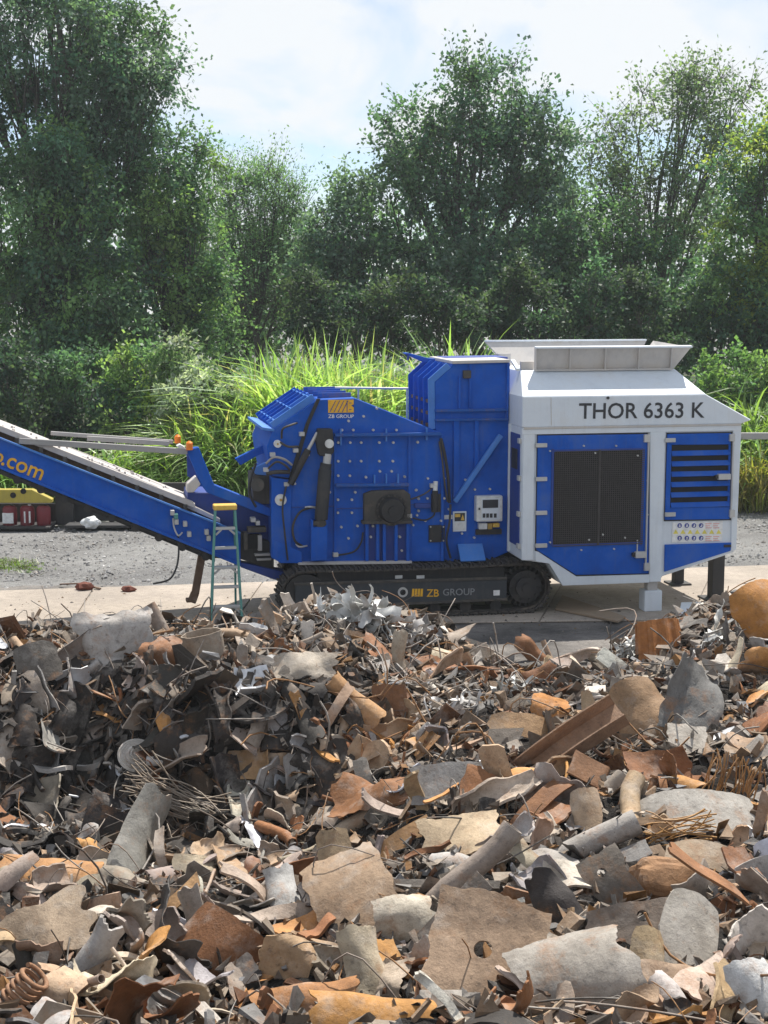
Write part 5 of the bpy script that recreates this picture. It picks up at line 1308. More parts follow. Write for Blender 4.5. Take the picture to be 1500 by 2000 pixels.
def plate(w, h, n=12, m_=12, bend=0.0, bax=0.0, crumple=0.1, twist=0.0, jag=.12, roundness=0.0, th=.008, holes=(), fold=None, seed=None, bend2=0.0):
    r_ = np.random.default_rng(seed if seed is not None else rng.integers(1 << 30))
    u, v = np.meshgrid(np.linspace(-1, 1, n), np.linspace(-1, 1, m_), indexing='xy')
    if roundness > 0:
        a = u * np.sqrt(1 - v * v / 2); b = v * np.sqrt(1 - u * u / 2)
        u, v = u * (1 - roundness) + a * roundness, v * (1 - roundness) + b * roundness
    f1 = [(r_.uniform(1, 3.5), r_.uniform(0, 6.28), r_.uniform(.4, 1)) for _ in range(8)]
    ju = sum(k[2] * np.sin(k[0] * 2 * v + k[1]) for k in f1[:3]) / 3 + .5 * np.sin(9 * v + f1[0][1]) * .4
    jv = sum(k[2] * np.sin(k[0] * 2 * u + k[1]) for k in f1[3:6]) / 3 + .5 * np.sin(8 * u + f1[1][1]) * .4
    ju = ju + .32 * min(1, 9 / n) * r_.normal(size=ju.shape) * (np.abs(u) > .99); jv = jv + .32 * min(1, 9 / n) * r_.normal(size=jv.shape) * (np.abs(v) > .99)
    sk = r_.uniform(-.25, .25) * jag * 4
    x = (u * (1 + jag * ju * np.abs(u)) + sk * v * .5) * w / 2
    y = v * (1 + jag * jv * np.abs(v)) * h / 2
    z = np.zeros_like(x); s = max(min(w, h), .3 * max(w, h))
    for _ in range(5):
        a = r_.uniform(0, 6.28); q = (x * math.cos(a) + y * math.sin(a)) / s
        z += crumple * s * r_.uniform(.15, .5) * (np.abs(((q * r_.uniform(.8, 1.9) + r_.uniform(0, 2)) % 2) - 1) - .5)
    z += crumple * s * .12 * r_.normal(size=z.shape) * min(1, 3.2 / n)
    if fold:                       # (position across -1..1, angle)
        p, ang = fold; k = np.maximum(0, x - p * w / 2); x = x - k + k * math.cos(ang); z = z + k * math.sin(ang)
    if abs(bend) > .02:            # roll about an axis in the sheet
        c, s_ = math.cos(bax), math.sin(bax)
        p = x * c + y * s_; q = -x * s_ + y * c
        L_ = (np.abs(c) * w + np.abs(s_) * h); Rr_ = L_ / bend; t = p / Rr_
        p = (Rr_ + z) * np.sin(t); z = (Rr_ + z) * np.cos(t) - Rr_
        x = p * c - q * s_; y = p * s_ + q * c
    if abs(bend2) > .02:
        Rr_ = w / bend2; t = x / Rr_; x, z = (Rr_ + z) * np.sin(t), (Rr_ + z) * np.cos(t) - Rr_
    if twist:
        a = twist * (x / w); y, z = y * np.cos(a) - z * np.sin(a), y * np.sin(a) + z * np.cos(a)
    P0 = np.stack([x, y, z], -1).reshape(-1, 3); P0 -= P0.mean(0) * np.array([1, 1, .5])
    i, j = np.meshgrid(np.arange(m_ - 1), np.arange(n - 1), indexing='ij'); a = i * n + j
    F = np.stack([a, a + 1, a + n + 1, a + n], -1).reshape(-1, 4)
    if holes:
        U = np.stack([(u * w / 2).ravel(), (v * h / 2).ravel()], -1)
        keep = np.ones(len(F), bool)
        for hx, hy, hr in holes:
            dd = np.linalg.norm(U - (hx, hy), axis=1); ins = dd < hr
            keep &= ~ins[F].any(1)
            touched = np.unique(F[~keep]); 
            for t in touched:
                if not ins[t] and dd[t] < hr * 2.2:
                    sh = (U[t] - (hx, hy)) * (hr * 1.05 / max(dd[t], 1e-6) - 1) ; P0[t, 0] += sh[0]; P0[t, 1] += sh[1]
        F = F[keep]
    return shell(P0, F, th)
def emit(m, sh, M=None, off=(0, 0, 0), col=None):
    V, (ft, fb), rim = sh
    V = V if M is None else V @ np.asarray(M).T
    V = V + np.asarray(off)
    n = len(V) // 4
    c = None if col is None else np.asarray(col)
    m.add(V, [ft, fb], c, smooth=True); m.n -= len(V); m.v.pop(); m.c.pop(); 
    m.add(V, rim, c, smooth=False)
def pipe(path, r, hollow=True, sides=10, flat=1.0):
    V, fs = sweep_arrays(path, r, sides, not hollow); fs = list(fs)
    out = [(V, fs[0], True)]
    if hollow:
        V2, f2 = sweep_arrays(path, np.asarray(r) * .8, sides, False); out.append((V2, f2[0][:, ::-1], True))
        k = np.arange(sides); kn = (k + 1) % sides; n = len(V)
        VV = np.concatenate([V[:sides], V2[:sides], V[-sides:], V2[-sides:]])
        out.append((VV, np.concatenate([np.stack([k, k + sides, kn + sides, kn], -1), np.stack([k + 2 * sides, kn + 2 * sides, kn + 3 * sides, k + 3 * sides], -1)]), False))
    else:
        out.append((np.concatenate([V[:sides], V[-sides:]]), np.stack([np.arange(sides)[::-1], np.arange(sides) + sides]), False))
    return out
def curve(L, b=.2, n=9, rr=None):
    r_ = rr or rng
    t = np.linspace(-.5, .5, n); p = np.stack([t * L, L * b * (r_.normal() * t * t * 1.6 + .35 * r_.normal() * np.sin(5 * t + r_.uniform(0, 6))), L * b * (r_.normal() * t * t + .3 * r_.normal() * np.sin(6 * t + r_.uniform(0, 6)))], -1)
    return p
def geo_arrays(kind, s, big=False):
    """a piece of size s as a list of (verts, faces, smooth)"""
    g = 16 if big else 6
    if kind == 'plate': sh = plate(s * 1.1, s * rng.uniform(.35, .8), g, g, rng.choice([-1, 1]) * rng.uniform(.3, 1.8), rng.uniform(0, 3.14), rng.uniform(.10, .34), rng.normal() * .4, .11, rng.uniform(0, .8), rng.uniform(.010, .018))
    elif kind == 'bark': sh = plate(s * 1.5, s * rng.uniform(.32, .62), g + 5, g, rng.choice([-1, 1]) * rng.uniform(.8, 3.0), 1.57 + rng.normal() * .15, rng.uniform(.10, .34), rng.normal() * .7, .10, rng.uniform(0, .35), rng.uniform(.010, .020), (), None, None, rng.choice([-1, 1]) * rng.uniform(.1, 1.3))
    elif kind == 'curl': sh = plate(s, s * rng.uniform(.4, .8), g + 3, g - 1, rng.choice([-1, 1]) * rng.uniform(1.6, 3.6), rng.normal() * .4, rng.uniform(.08, .25), rng.normal() * .6, .10, rng.uniform(0, .5), rng.uniform(.010, .018))
    elif kind == 'strip': sh = plate(s * 1.5, s * rng.uniform(.10, .24), g + 5, max(4, g // 3), rng.choice([-1, 1]) * rng.uniform(.3, 2.4), rng.normal() * .15, rng.uniform(.05, .3), rng.normal() * 1.5, .06, 0, rng.uniform(.012, .022))
    elif kind == 'fold': sh = plate(s, s * rng.uniform(.3, .7), g + 3, g - 1, rng.uniform(-.6, .6), 1.57, rng.uniform(.08, .24), rng.normal() * .4, .09, 0, rng.uniform(.010, .018), (), (rng.uniform(-.5, .5), rng.choice([-1, 1]) * rng.uniform(.9, 2.1)))
    elif kind == 'crumpled': sh = plate(s, s * rng.uniform(.6, 1), g + 1, g + 1, rng.uniform(-2, 2), rng.uniform(0, 3), rng.uniform(.45, .8), rng.normal(), .25, .3, .006)
    elif kind == 'pipe':
        return pipe(curve(s * 1.3, .15, 7), rng.uniform(.028, .065) * (s / .35) ** .6, True, 10 if big else 7)
    elif kind == 'rod':
        return pipe(curve(s * 1.7, .25, 8), rng.uniform(.009, .016), False, 6)
    elif kind == 'wire':
        p = curve(s * 2.2, .5, 12); return pipe(p, rng.uniform(.003, .0055), False, 4)
    elif kind == 'lump':
        mm = MB(); crumple(mm, (0, 0, 0), s * .45, s * rng.uniform(.2, .35), s * rng.uniform(.18, .3), None, 12 if big else 6, .5)
        return [(mm.v[0], mm.f[0][0], big)]
    V, (ft, fb), rim = sh
    return [(V, np.concatenate([ft, fb]), True), (V, rim, False)]
def add_geo(m, geo, M, off, col):
    for V, F, sm in geo: m.add(V @ M.T + off, F, col, smooth=sm)
def basis(n, spin):
    n = unit(n); t = np.cross([0, 1, .01], n); t = unit(t); b = np.cross(n, t)
    c, s = math.cos(spin), math.sin(spin)
    return np.stack([t * c + b * s, -t * s + b * c, n], -1)

# ---------------------------------------------------------------- pieces one can name, placed where the photograph shows them
HEROES = []        # (u, v, radius px, position, short name)
CR, CU, CF = EX, EY, -EF     # camera right, up, towards camera (used only to read how each piece lies)
def hero(name, label, cat, u, v, wpx, hpx, col, rot=0, tilt=40, yaw=0, lift=.06, mat=None, kind='plate', short=None, group=None, grow=1.0, **k):
    if kind == 'plate' and k.get('crumple', .1) > 0: k['crumple'] = k.get('crumple', .1) * 1.05 + .025; k['n'] = max(18, k.get('n', 18))
    p = on_heap(u, v)
    d = np.linalg.norm(p - CAM); s = d / FPX * grow
    if v > 1480: tilt = min(tilt + 16, 52)
    tl, yw, rt = R(tilt), R(yaw), R(rot)
    w, h = wpx * s / max(.35, math.cos(yw)), hpx * s / max(.35, math.cos(tl))
    m = MB()
    if kind == 'plate': geo = None; V, (ft, fb), rim = plate(w, h, k.pop('n', 16), k.pop('m_', 16), **k); geo = [(V, np.concatenate([ft, fb]), True), (V, rim, False)]
    elif kind == 'pipe': geo = pipe(curve(w, k.get('b', .06), 9, np.random.default_rng(k.get('seed', 1))), h / 2, k.get('hollow', True), 14)
    elif kind == 'geo': geo = k['geo'](w, h)
    col = tuple(min(.55, c * f_) for c, f_ in zip(col, (1.02, .97, .90)))
    for V, F, sm in geo: m.add(V, F, col, smooth=sm)
    # orientation: spin in the picture plane, lean back by tilt, turn by yaw
    ex = CR * math.cos(rt) + CU * math.sin(rt); ey = -CR * math.sin(rt) + CU * math.cos(rt); ez = CF
    ey, ez = ey * math.cos(tl) - ez * math.sin(tl), ez * math.cos(tl) + ey * math.sin(tl)
    ex, ez = ex * math.cos(yw) - ez * math.sin(yw), ez * math.cos(yw) + ex * math.sin(yw)
    o = m.build(name, mat or SCRAPM)
    off = p + unit(CAM - p) * (lift + .07)
    if kind == 'plate':            # a leaning sheet rests on its lower edge
        pb = on_heap(u + .40 * hpx * math.sin(rt), v + .40 * hpx * math.cos(rt))
        off = pb + ey * .42 * h + unit(CAM - pb) * (lift * .5 + .03)
    o.matrix_world = Matrix([[ex[0], ey[0], ez[0], off[0]], [ex[1], ey[1], ez[1], off[1]], [ex[2], ey[2], ez[2], off[2]], [0, 0, 0, 1]])
    tag(o, label, cat, group)
    HEROES.append((u, v, max(wpx, hpx) * .5, p, short or label, wpx, hpx))
    return o
def g_ribbed(w, h):      # corrugated pail, squashed
    out = []; n, k = 40, 9
    a = np.linspace(-1.9, 1.9, n); zz = np.linspace(-.5, .5, k)
    A, Z = np.meshgrid(a, zz); rr = w * .5 * (1 + .10 * np.sign(np.sin(A * 9)) * np.abs(np.sin(A * 9)) ** .5) * (1 - .18 * Z)
    V = np.stack([rr * np.sin(A) + .08 * w * Z, Z * h, rr * np.cos(A) * .6], -1).reshape(-1, 3)
    i, j = np.meshgrid(np.arange(k - 1), np.arange(n - 1), indexing='ij'); q = i * n + j
    V, (ft, fb), rim = shell(V, np.stack([q, q + 1, q + n + 1, q + n], -1).reshape(-1, 4), .008)
    return [(V, np.concatenate([ft, fb]), False), (V, rim, False)]
def g_disc(w, h):        # domed disc with concentric ridges
    n, k = 36, 14; out = []
    rr = np.linspace(.03, 1, k); a = np.linspace(0, 2 * math.pi, n + 1)
    A, Rr_ = np.meshgrid(a, rr)
    z = (1 - Rr_ ** 2) * .22 * w + .022 * w * np.sign(np.sin(Rr_ * 34))
    V = np.stack([Rr_ * np.cos(A) * w / 2, Rr_ * np.sin(A) * h / 2, z], -1).reshape(-1, 3)
    i, j = np.meshgrid(np.arange(k - 1), np.arange(n), indexing='ij'); q = i * (n + 1) + j
    V, (ft, fb), rim = shell(V, np.stack([q, q + 1, q + n + 2, q + n + 1], -1).reshape(-1, 4), .006)
    return [(V, np.concatenate([ft, fb]), False), (V, rim, False)]
def g_spring(w, h):
    t = np.linspace(0, 1, 150); a = t * 2 * math.pi * 9
    p = np.stack([(t - .5) * w, np.cos(a) * h * .42, np.sin(a) * h * .42], -1); return pipe(p, h * .075, False, 7)
def g_ring(w, h):
    out = []; a = np.linspace(0, 2 * math.pi, 29); k = 5; zz = np.linspace(-.5, .5, k)
    A, Z = np.meshgrid(a, zz); rr = .5 * (1 + .05 * np.sin(3 * A + 2 * Z) + .04 * np.sin(7 * A))
    V = np.stack([np.cos(A) * rr * w, Z * h * 1.2, np.sin(A) * rr * w * .8], -1).reshape(-1, 3)
    i, j = np.meshgrid(np.arange(k - 1), np.arange(28), indexing='ij'); q = i * 29 + j
    V, (ft, fb), rim = shell(V, np.stack([q, q + 1, q + 30, q + 29], -1).reshape(-1, 4), .01)
    return [(V, np.concatenate([ft, fb]), True), (V, rim, False)]
def g_channel(w, h):     # long U channel
    t = .012; out = []
    c = np.linspace(-.5, .5, 14) * w; bz = .05 * w * np.sin(np.linspace(0, 3, 14))
    prof = np.array([[-.5, .45], [-.5, -.35], [.5, -.35], [.5, .45]]) * h
    V = np.stack([np.repeat(c, 4), np.tile(prof[:, 0], 14), np.tile(prof[:, 1], 14) + np.repeat(bz, 4)], -1)
    i, j = np.meshgrid(np.arange(13), np.arange(3), indexing='ij'); q = i * 4 + j
    V, (ft, fb), rim = shell(V, np.stack([q, q + 1, q + 5, q + 4], -1).reshape(-1, 4), t)
    return [(V, np.concatenate([ft, fb]), False), (V, rim, False)]
def g_bow(w, h):
    t = np.repeat(np.linspace(-1, 1, 28), 4); e = np.tile(np.linspace(-.5, .5, 4), 28)
    V = np.stack([t * w / 2, (t ** 2 - .4) * w * .17 + e * h, .03 * np.sin(2.5 * t)], -1)
    i, j = np.meshgrid(np.arange(27), np.arange(3), indexing='ij'); q = (i * 4 + j).ravel()
    V, (ft, fb), rim = shell(V, np.stack([q, q + 1, q + 5, q + 4], -1), .016)
    return [(V, np.concatenate([ft, fb]), True), (V, rim, False)]
def g_tangle(n, wd, cr):
    def f(w, h):
        out = []
        for _ in range(n):
            V, (ft, fb), rim = plate(rng.uniform(.3, .8) * w, wd * rng.uniform(.5, 1.6) * w, 10, 4, rng.normal() * 2, .2, cr, rng.normal() * 3, .2, 0, .004)
            M = basis(unit(rng.normal(size=3)), rng.uniform(0, 6)); off = rng.normal(size=3) * np.array([w, h, min(w, h) * .7]) * .2
            V = V @ M.T + off; out += [(V, np.concatenate([ft, fb]), True), (V, rim, False)]
        return out
    return f
def g_wires(n, L_, sp):
    def f(w, h):
        out = []
        for _ in range(n):
            p = curve(w * rng.uniform(.6, L_), .18, 10) + np.array([0, 1, 0]) * rng.normal() * h * .25 * sp + np.array([0, 0, 1]) * rng.normal() * h * .12; out += pipe(p, rng.uniform(.003, .007), False, 4)
        return out
    return f
def g_block(holes):
    def f(w, h):
        mm = MB(); crumple(mm, (0, 0, 0), w * .5, h * .5, h * .45, None, 16, .35)
        V, F = mm.v[0], mm.f[0][0]
        V = np.sign(V) * np.abs(V / np.array([w * .5, h * .5, h * .45])) ** .6 * np.array([w * .5, h * .5, h * .45])
        out = [(V, F, False)]
        return out
    return f
ext = 'scrap'
hero('tank_shell', 'bright ochre curved tank shell standing at the right edge, top of the heap', 'tank shell', 1513, 1196, 128, 108, (.40, .19, .05), 28, 25, 15, .25, bend=1.8, bax=.5, crumple=.14, jag=.08, roundness=.4, th=.014, seed=5, short='ochre tank shell')
hero('ribbed_pail', 'orange rusty corrugated pail on the skyline of the heap, right half', 'pail', 1288, 1262, 84, 92, (.36, .15, .045), 8, 15, 10, .1, kind='geo', geo=g_ribbed, short='corrugated orange pail')
hero('foil_tangle', 'shiny tangle of aluminium strip just left of the ochre tank shell', 'aluminium tangle', 1412, 1250, 85, 110, SILV, 0, 0, 0, .1, ALUM, 'geo', geo=g_tangle(26, .10, .5), short='shiny tangle by the tank shell')
hero('foil_tangle', 'silvery crumpled foil bundle touching the left side of the corrugated pail', 'aluminium tangle', 1225, 1280, 60, 80, SILV, 0, 0, 0, .08, ALUM, 'geo', geo=g_tangle(20, .12, .6), short='foil bundle by the pail')
hero('foil_tangle', 'pale foil tangle crowning the heap in front of the crawler track', 'aluminium tangle', 700, 1205, 150, 70, (.58, .58, .59), 0, 0, 0, .16, ALUM, 'geo', geo=g_tangle(34, .09, .5), short='foil tangle before the track')
hero('foil_tangle', 'grey foil tangle sloping down right of the heap crown', 'aluminium tangle', 800, 1235, 110, 60, (.50, .50, .51), -25, 0, 0, .1, ALUM, 'geo', geo=g_tangle(24, .09, .5), short='grey foil tangle on the crown')
hero('foil_tangle', 'bright netted aluminium tangle in the dip right of the orange twisted sheet', 'aluminium tangle', 880, 1395, 110, 80, (.50, .50, .51), 0, 0, 0, .08, ALUM, 'geo', geo=g_tangle(30, .06, .4), short='netted aluminium tangle')
hero('foil_tangle', 'silver foil pieces heaped left of the orange chunk', 'aluminium tangle', 985, 1360, 80, 90, SILV, 30, 0, 0, .06, ALUM, 'geo', geo=g_tangle(26, .08, .5), short='silver foil by the orange chunk')
hero('white_beam', 'white painted beam lying askew beside the corrugated pail', 'beam', 1212, 1310, 100, 26, (.60, .59, .54), -38, 30, 0, .1, crumple=.08, jag=.05, th=.05, seed=3, short='white beam')
hero('dark_sheet', 'large dark grey crumpled sheet draped right of the tan hump', 'metal sheet', 1362, 1385, 110, 140, (.16, .165, .17), -20, 30, 20, .1, bend=1.4, bax=1.0, crumple=.3, jag=.15, seed=8, short='dark draped sheet')
hero('hump_panel', 'tan blotched panel bulging like a hump, left of the dark draped sheet', 'panel', 1255, 1395, 110, 110, (.30, .20, .12), 25, 35, -10, .1, bend=1.5, bax=.4, crumple=.16, roundness=.7, seed=9, short='tan hump panel')
hero('channel_beam', 'long rusty channel beam with a dark hollow side, running down left from the hump', 'channel beam', 1085, 1478, 300, 40, (.30, .20, .14), 36, 40, 0, .14, kind='geo', geo=g_channel, short='long channel beam')
hero('bent_plate', 'smooth grey plate with a concave top edge, standing in the middle of the heap', 'plate', 875, 1533, 140, 66, (.27, .27, .275), 8, 12, 8, .12, bend=.5, bax=0, crumple=.05, jag=.10, seed=12, short='smooth grey plate')
hero('folded_sheet', 'orange tan boxy folded sheet, right of the dark hollow', 'sheet', 468, 1497, 132, 52, (.40, .26, .14), 4, 15, 0, .12, fold=(.7, 1.2), crumple=.07, jag=.08, seed=4, short='boxy tan sheet')
hero('ribbed_disc', 'round pale disc with concentric ridges lying in the dark hollow', 'disc', 268, 1476, 74, 58, (.55, .53, .52), -12, 25, 0, .12, kind='geo', geo=g_disc, short='ridged pale disc')
hero('twisted_sheet', 'orange tan twisted sheet with a dark slit, upper middle of the heap', 'sheet', 695, 1368, 125, 62, (.44, .27, .14), -48, 30, 0, .14, bend=3.2, bax=1.57, crumple=.12, jag=.12, twist=.8, seed=21, short='orange twisted sheet')
hero('folded_plate', 'chestnut brown folded plate right beside the orange twisted sheet', 'plate', 760, 1372, 68, 64, (.20, .105, .055), 0, 10, 20, .1, fold=(0, .6), crumple=.05, roundness=.3, seed=22, short='chestnut folded plate')
hero('orange_chunk', 'bright orange rusty chunk at the right of the silver foil pieces', 'chunk', 1076, 1382, 74, 46, (.42, .19, .05), 0, 35, 0, .1, bend=1.6, bax=1.4, crumple=.25, roundness=.5, th=.03, seed=23, short='bright orange chunk')
hero('holed_plate', 'big beige folded plate with a round dark hole, bottom of the picture', 'plate', 955, 1888, 205, 165, (.34, .25, .18), -14, 18, -8, .16, n=26, m_=26, fold=(.1, -.55), crumple=.10, jag=.10, th=.014, holes=((-.04, .0, .045),), seed=31, short='beige plate with a hole')
hero('crumpled_cloth_sheet', 'pale crumpled sheet with deep soft folds at the bottom right', 'sheet', 1140, 1930, 205, 150, (.31, .295, .275), 30, 24, 0, .14, n=30, m_=30, bend=2.4, bax=1.2, crumple=.22, jag=.14, th=.006, seed=33, short='pale folded sheet')
hero('rounded_plate', 'flat light grey plate with rounded corners leaning in the lower right', 'plate', 1352, 1845, 118, 130, (.37, .355, .33), -22, 22, 12, .16, crumple=.03, jag=.05, roundness=.65, th=.014, seed=35, short='rounded grey plate')
hero('curled_plate', 'curled beige plate with orange lower edge below the rounded grey plate', 'plate', 1265, 1892, 70, 105, (.42, .33, .21), -20, 15, 0, .1, bend=2.0, bax=.2, crumple=.05, roundness=.3, th=.012, seed=36, short='curled beige plate')
hero('bent_strip', 'thick tan strip bent in an S at the right edge', 'strip', 1410, 1690, 215, 46, (.34, .27, .20), -24, 20, 0, .2, n=30, m_=5, bend=2.2, bax=.0, crumple=.05, jag=.04, th=.03, twist=.7, seed=37, short='S bent strip')
hero('rusty_block', 'tan rusty casting block with dark pits beside the S bent strip', 'block', 1300, 1722, 115, 68, (.33, .19, .10), -5, 10, 0, .14, kind='geo', geo=g_block(2), short='pitted rusty block')
hero('arched_sheet', 'long grey arched sheet above the S bent strip', 'sheet', 1362, 1598, 255, 62, (.34, .335, .325), 3, 50, 0, .16, n=26, m_=8, bend=1.3, bax=0, crumple=.08, jag=.10, th=.012, seed=38, short='long arched sheet')
hero('grey_pipe', 'fat light grey pipe lying slanted left of the arched sheet', 'pipe', 1160, 1645, 180, 46, (.34, .33, .325), 26, 0, 0, .12, kind='pipe', b=.05, seed=2, short='fat grey pipe')
hero('bent_pipe', 'dusty grey brown bent pipe slanting down the middle of the foreground', 'pipe', 890, 1745, 320, 40, (.29, .25, .225), 52, 0, 0, .22, kind='pipe', b=.10, seed=6, short='bent grey brown pipe')
hero('angle_bar', 'long dark angle bar running down left beside the bent pipe', 'angle bar', 830, 1850, 330, 34, (.12, .105, .095), 47, 35, 0, .2, n=20, m_=8, fold=None, bend=.2, bax=1.57, crumple=.04, jag=.02, th=.014, seed=7, short='dark angle bar')
hero('flat_bar', 'straight thin grey bar lying level across the beige cracked plate', 'bar', 842, 1727, 256, 13, (.27, .255, .24), -1, 10, 0, .36, n=8, m_=3, crumple=.0, jag=.02, th=.02, seed=8, short='thin level bar')
hero('tall_plate', 'upright beige tan plate with a rounded top behind the thin level bar', 'plate', 655, 1692, 66, 105, (.42, .32, .21), 12, 12, -10, .14, bend=.7, bax=0, crumple=.06, jag=.08, roundness=.3, th=.012, seed=41, short='upright beige plate')
hero('cracked_plate', 'wide beige brown cracked plate under the left end of the thin level bar', 'plate', 690, 1765, 150, 135, (.34, .25, .175), 35, 32, 10, .2, n=20, m_=20, bend=.5, bax=1, crumple=.09, jag=.14, th=.014, seed=42, short='cracked beige plate')
hero('bowed_strip', 'tan strip bowed upward like a smile in the lower left', 'strip', 288, 1782, 215, 22, (.46, .29, .15), 22, 20, 0, .2, kind='geo', geo=g_bow, short='bowed tan strip')
hero('folded_sheet', 'rusty orange sheet folded lengthwise at the left edge, lower half', 'sheet', 92, 1708, 190, 48, (.42, .23, .10), -4, 30, 0, .14, n=20, m_=10, bend=1.4, bax=1.57, crumple=.10, jag=.12, th=.01, seed=44, short='orange folded sheet at the left edge')
hero('big_plate', 'large beige grey plate leaning at the left edge below the orange folded sheet', 'plate', 75, 1835, 180, 92, (.36, .29, .22), 32, 20, 10, .16, bend=.5, bax=.6, crumple=.10, jag=.16, th=.012, seed=45, short='beige plate at the left edge')
hero('grey_log', 'split grey weathered log like scrap standing in the lower left', 'log', 172, 1885, 160, 68, (.36, .355, .36), 62, 10, 0, .16, bend=2.6, bax=1.57, crumple=.16, jag=.16, th=.02, seed=46, short='weathered grey log')
hero('coil_spring', 'rusty brown coil spring in the bottom left corner', 'spring', 32, 1950, 110, 58, (.30, .17, .10), 48, 0, 0, .2, kind='geo', geo=g_spring, short='rusty coil spring')
hero('rusty_sheet', 'rust orange sheet with a rolled lip at the bottom, left of the holed plate', 'sheet', 598, 1962, 190, 56, (.36, .18, .075), 10, 25, 0, .16, n=20, m_=10, bend=1.6, bax=1.5, crumple=.10, jag=.12, seed=47, short='rolled rusty sheet')
hero('rusty_sheet', 'bright rust sheet cut off by the bottom edge of the picture', 'sheet', 730, 1990, 200, 48, (.44, .23, .07), -6, 30, 0, .14, n=20, m_=10, bend=1.5, bax=1.57, crumple=.10, jag=.1, seed=48, short='bright rust sheet')
hero('upright_pole', 'grey brown round pole standing askew on the left skyline of the heap', 'pole', 322, 1240, 130, 27, (.24, .20, .175), -62, 0, 0, .2, kind='pipe', b=.02, seed=9, short='leaning pole')
hero('crumpled_sheet', 'pale grey crumpled sheet with bright creases left of the leaning pole', 'sheet', 226, 1256, 130, 96, (.42, .41, .41), 10, 20, 0, .12, bend=1.0, bax=.8, crumple=.45, jag=.2, seed=51, short='creased pale sheet')
hero('dark_plate', 'dark rounded plate at the left edge of the skyline, below the concrete', 'plate', 72, 1298, 82, 74, (.13, .12, .11), 15, 15, 10, .12, bend=.6, bax=.3, crumple=.06, roundness=.4, seed=52, short='dark rounded plate')
hero('bent_can', 'torn pale can ring on the skyline right of the leaning pole', 'can', 400, 1275, 75, 66, (.36, .31, .26), 10, -10, 0, .1, kind='geo', geo=g_ring, short='torn can ring')
hero('twisted_plate', 'pale beige sheet edge hanging over the dark slope, upper left of middle', 'sheet', 590, 1305, 130, 52, (.42, .38, .33), 2, 25, 0, .12, bend=.9, bax=.2, crumple=.35, jag=.2, seed=53, short='beige overhanging sheet')
hero('wire_bundle', 'dry looking bundle of thin wires spilling in the dark hollow', 'wire bundle', 345, 1570, 190, 60, (.30, .26, .22), -25, 0, 0, .14, kind='geo', geo=g_wires(46, 1.2, 1.0), short='thin wire bundle')
hero('wire_bundle', 'bundle of curled rusty wire strips below the arched sheet', 'wire bundle', 1330, 1625, 130, 40, (.42, .24, .09), 8, 0, 0, .3, kind='geo', geo=g_wires(18, 1.1, 1.4), short='rusty wire strips')
hero('wire_bundle', 'orange tan wire strands standing among scrap at the right edge', 'wire bundle', 1440, 1535, 120, 90, (.40, .22, .09), 75, 0, 0, .12, kind='geo', geo=g_wires(26, 1.0, 1.4), short='orange wire strands')
hero('rusty_strip', 'brown pointed strip rising to the right, above the thin level bar', 'strip', 770, 1655, 165, 30, (.36, .22, .11), 34, 20, 0, .22, n=20, m_=4, bend=.9, bax=0, crumple=.04, jag=.05, th=.014, twist=.4, seed=56, short='rising brown strip')
hero('pale_plate', 'pale beige sheet lying flat just right of the rising brown strip', 'plate', 905, 1640, 150, 62, (.47, .38, .27), 14, 45, 0, .14, bend=.6, bax=.5, crumple=.14, jag=.14, th=.01, seed=57, short='pale flat sheet')
hero('twisted_plate', 'brown bent bracket like a hook in the right middle, over a dark gap', 'bracket', 1165, 1520, 130, 42, (.27, .15, .085), -28, 20, 0, .22, n=20, m_=5, fold=(.1, -1.3), crumple=.04, jag=.04, th=.02, seed=58, short='hooked brown bracket')
hero('white_plate', 'small pale square plate lying flat below the dark draped sheet', 'plate', 1345, 1447, 72, 44, (.46, .44, .41), -6, 40, 0, .14, crumple=.10, jag=.12, th=.012, seed=59, short='small pale square plate')
hero('curved_shell', 'smooth tan curved shell below the silver foil, left of the channel beam', 'shell', 1015, 1420, 120, 44, (.40, .27, .16), -4, 30, 0, .14, n=18, m_=10, bend=1.2, bax=0, crumple=.05, jag=.1, roundness=.4, th=.012, seed=60, short='tan curved shell')
hero('cone_plate', 'tan rounded upright plate like a thumb, right of the pale flat sheet', 'plate', 1148, 1585, 62, 72, (.42, .32, .23), 6, 8, 0, .14, bend=1.6, bax=0, crumple=.04, roundness=.6, th=.014, seed=61, short='thumb shaped plate')
hero('hollow_plate', 'dark grey plate with a round hole beside the pitted rusty block', 'plate', 1195, 1725, 82, 92, (.15, .135, .12), 30, 12, 0, .18, n=22, m_=22, crumple=.06, bend=.6, bax=1.2, jag=.12, holes=((-.02, .05, .028),), seed=62, short='holed dark plate')
hero('hollow_plate', 'brown grey arched plate with a square dark hole left of the rounded grey plate', 'plate', 1240, 1812, 165, 66, (.25, .21, .18), 10, 12, 0, .2, n=26, m_=18, crumple=.06, bend=.9, bax=0, jag=.10, th=.012, holes=((.06, .03, .03),), seed=63, short='arched holed plate')
hero('white_scrap', 'chalky white crumpled scrap cut by the right edge near the bottom corner', 'sheet', 1488, 1950, 80, 90, (.58, .58, .60), 20, 20, 0, .14, bend=1.2, bax=.5, crumple=.35, seed=64, short='chalky white scrap')
hero('bone_plate', 'pale bone coloured buckled casing in the lower middle, above the rolled rusty sheet', 'casing', 710, 1890, 80, 110, (.47, .42, .33), 8, 10, 15, .16, bend=2.2, bax=.1, crumple=.14, jag=.12, th=.014, seed=65, short='bone coloured casing')
hero('bone_plate', 'chalky bent white pieces left of the dark angle bar', 'casing', 790, 1800, 110, 70, (.50, .47, .41), 14, 20, 0, .14, bend=1.6, bax=.8, crumple=.30, jag=.18, seed=66, short='chalky white pieces')
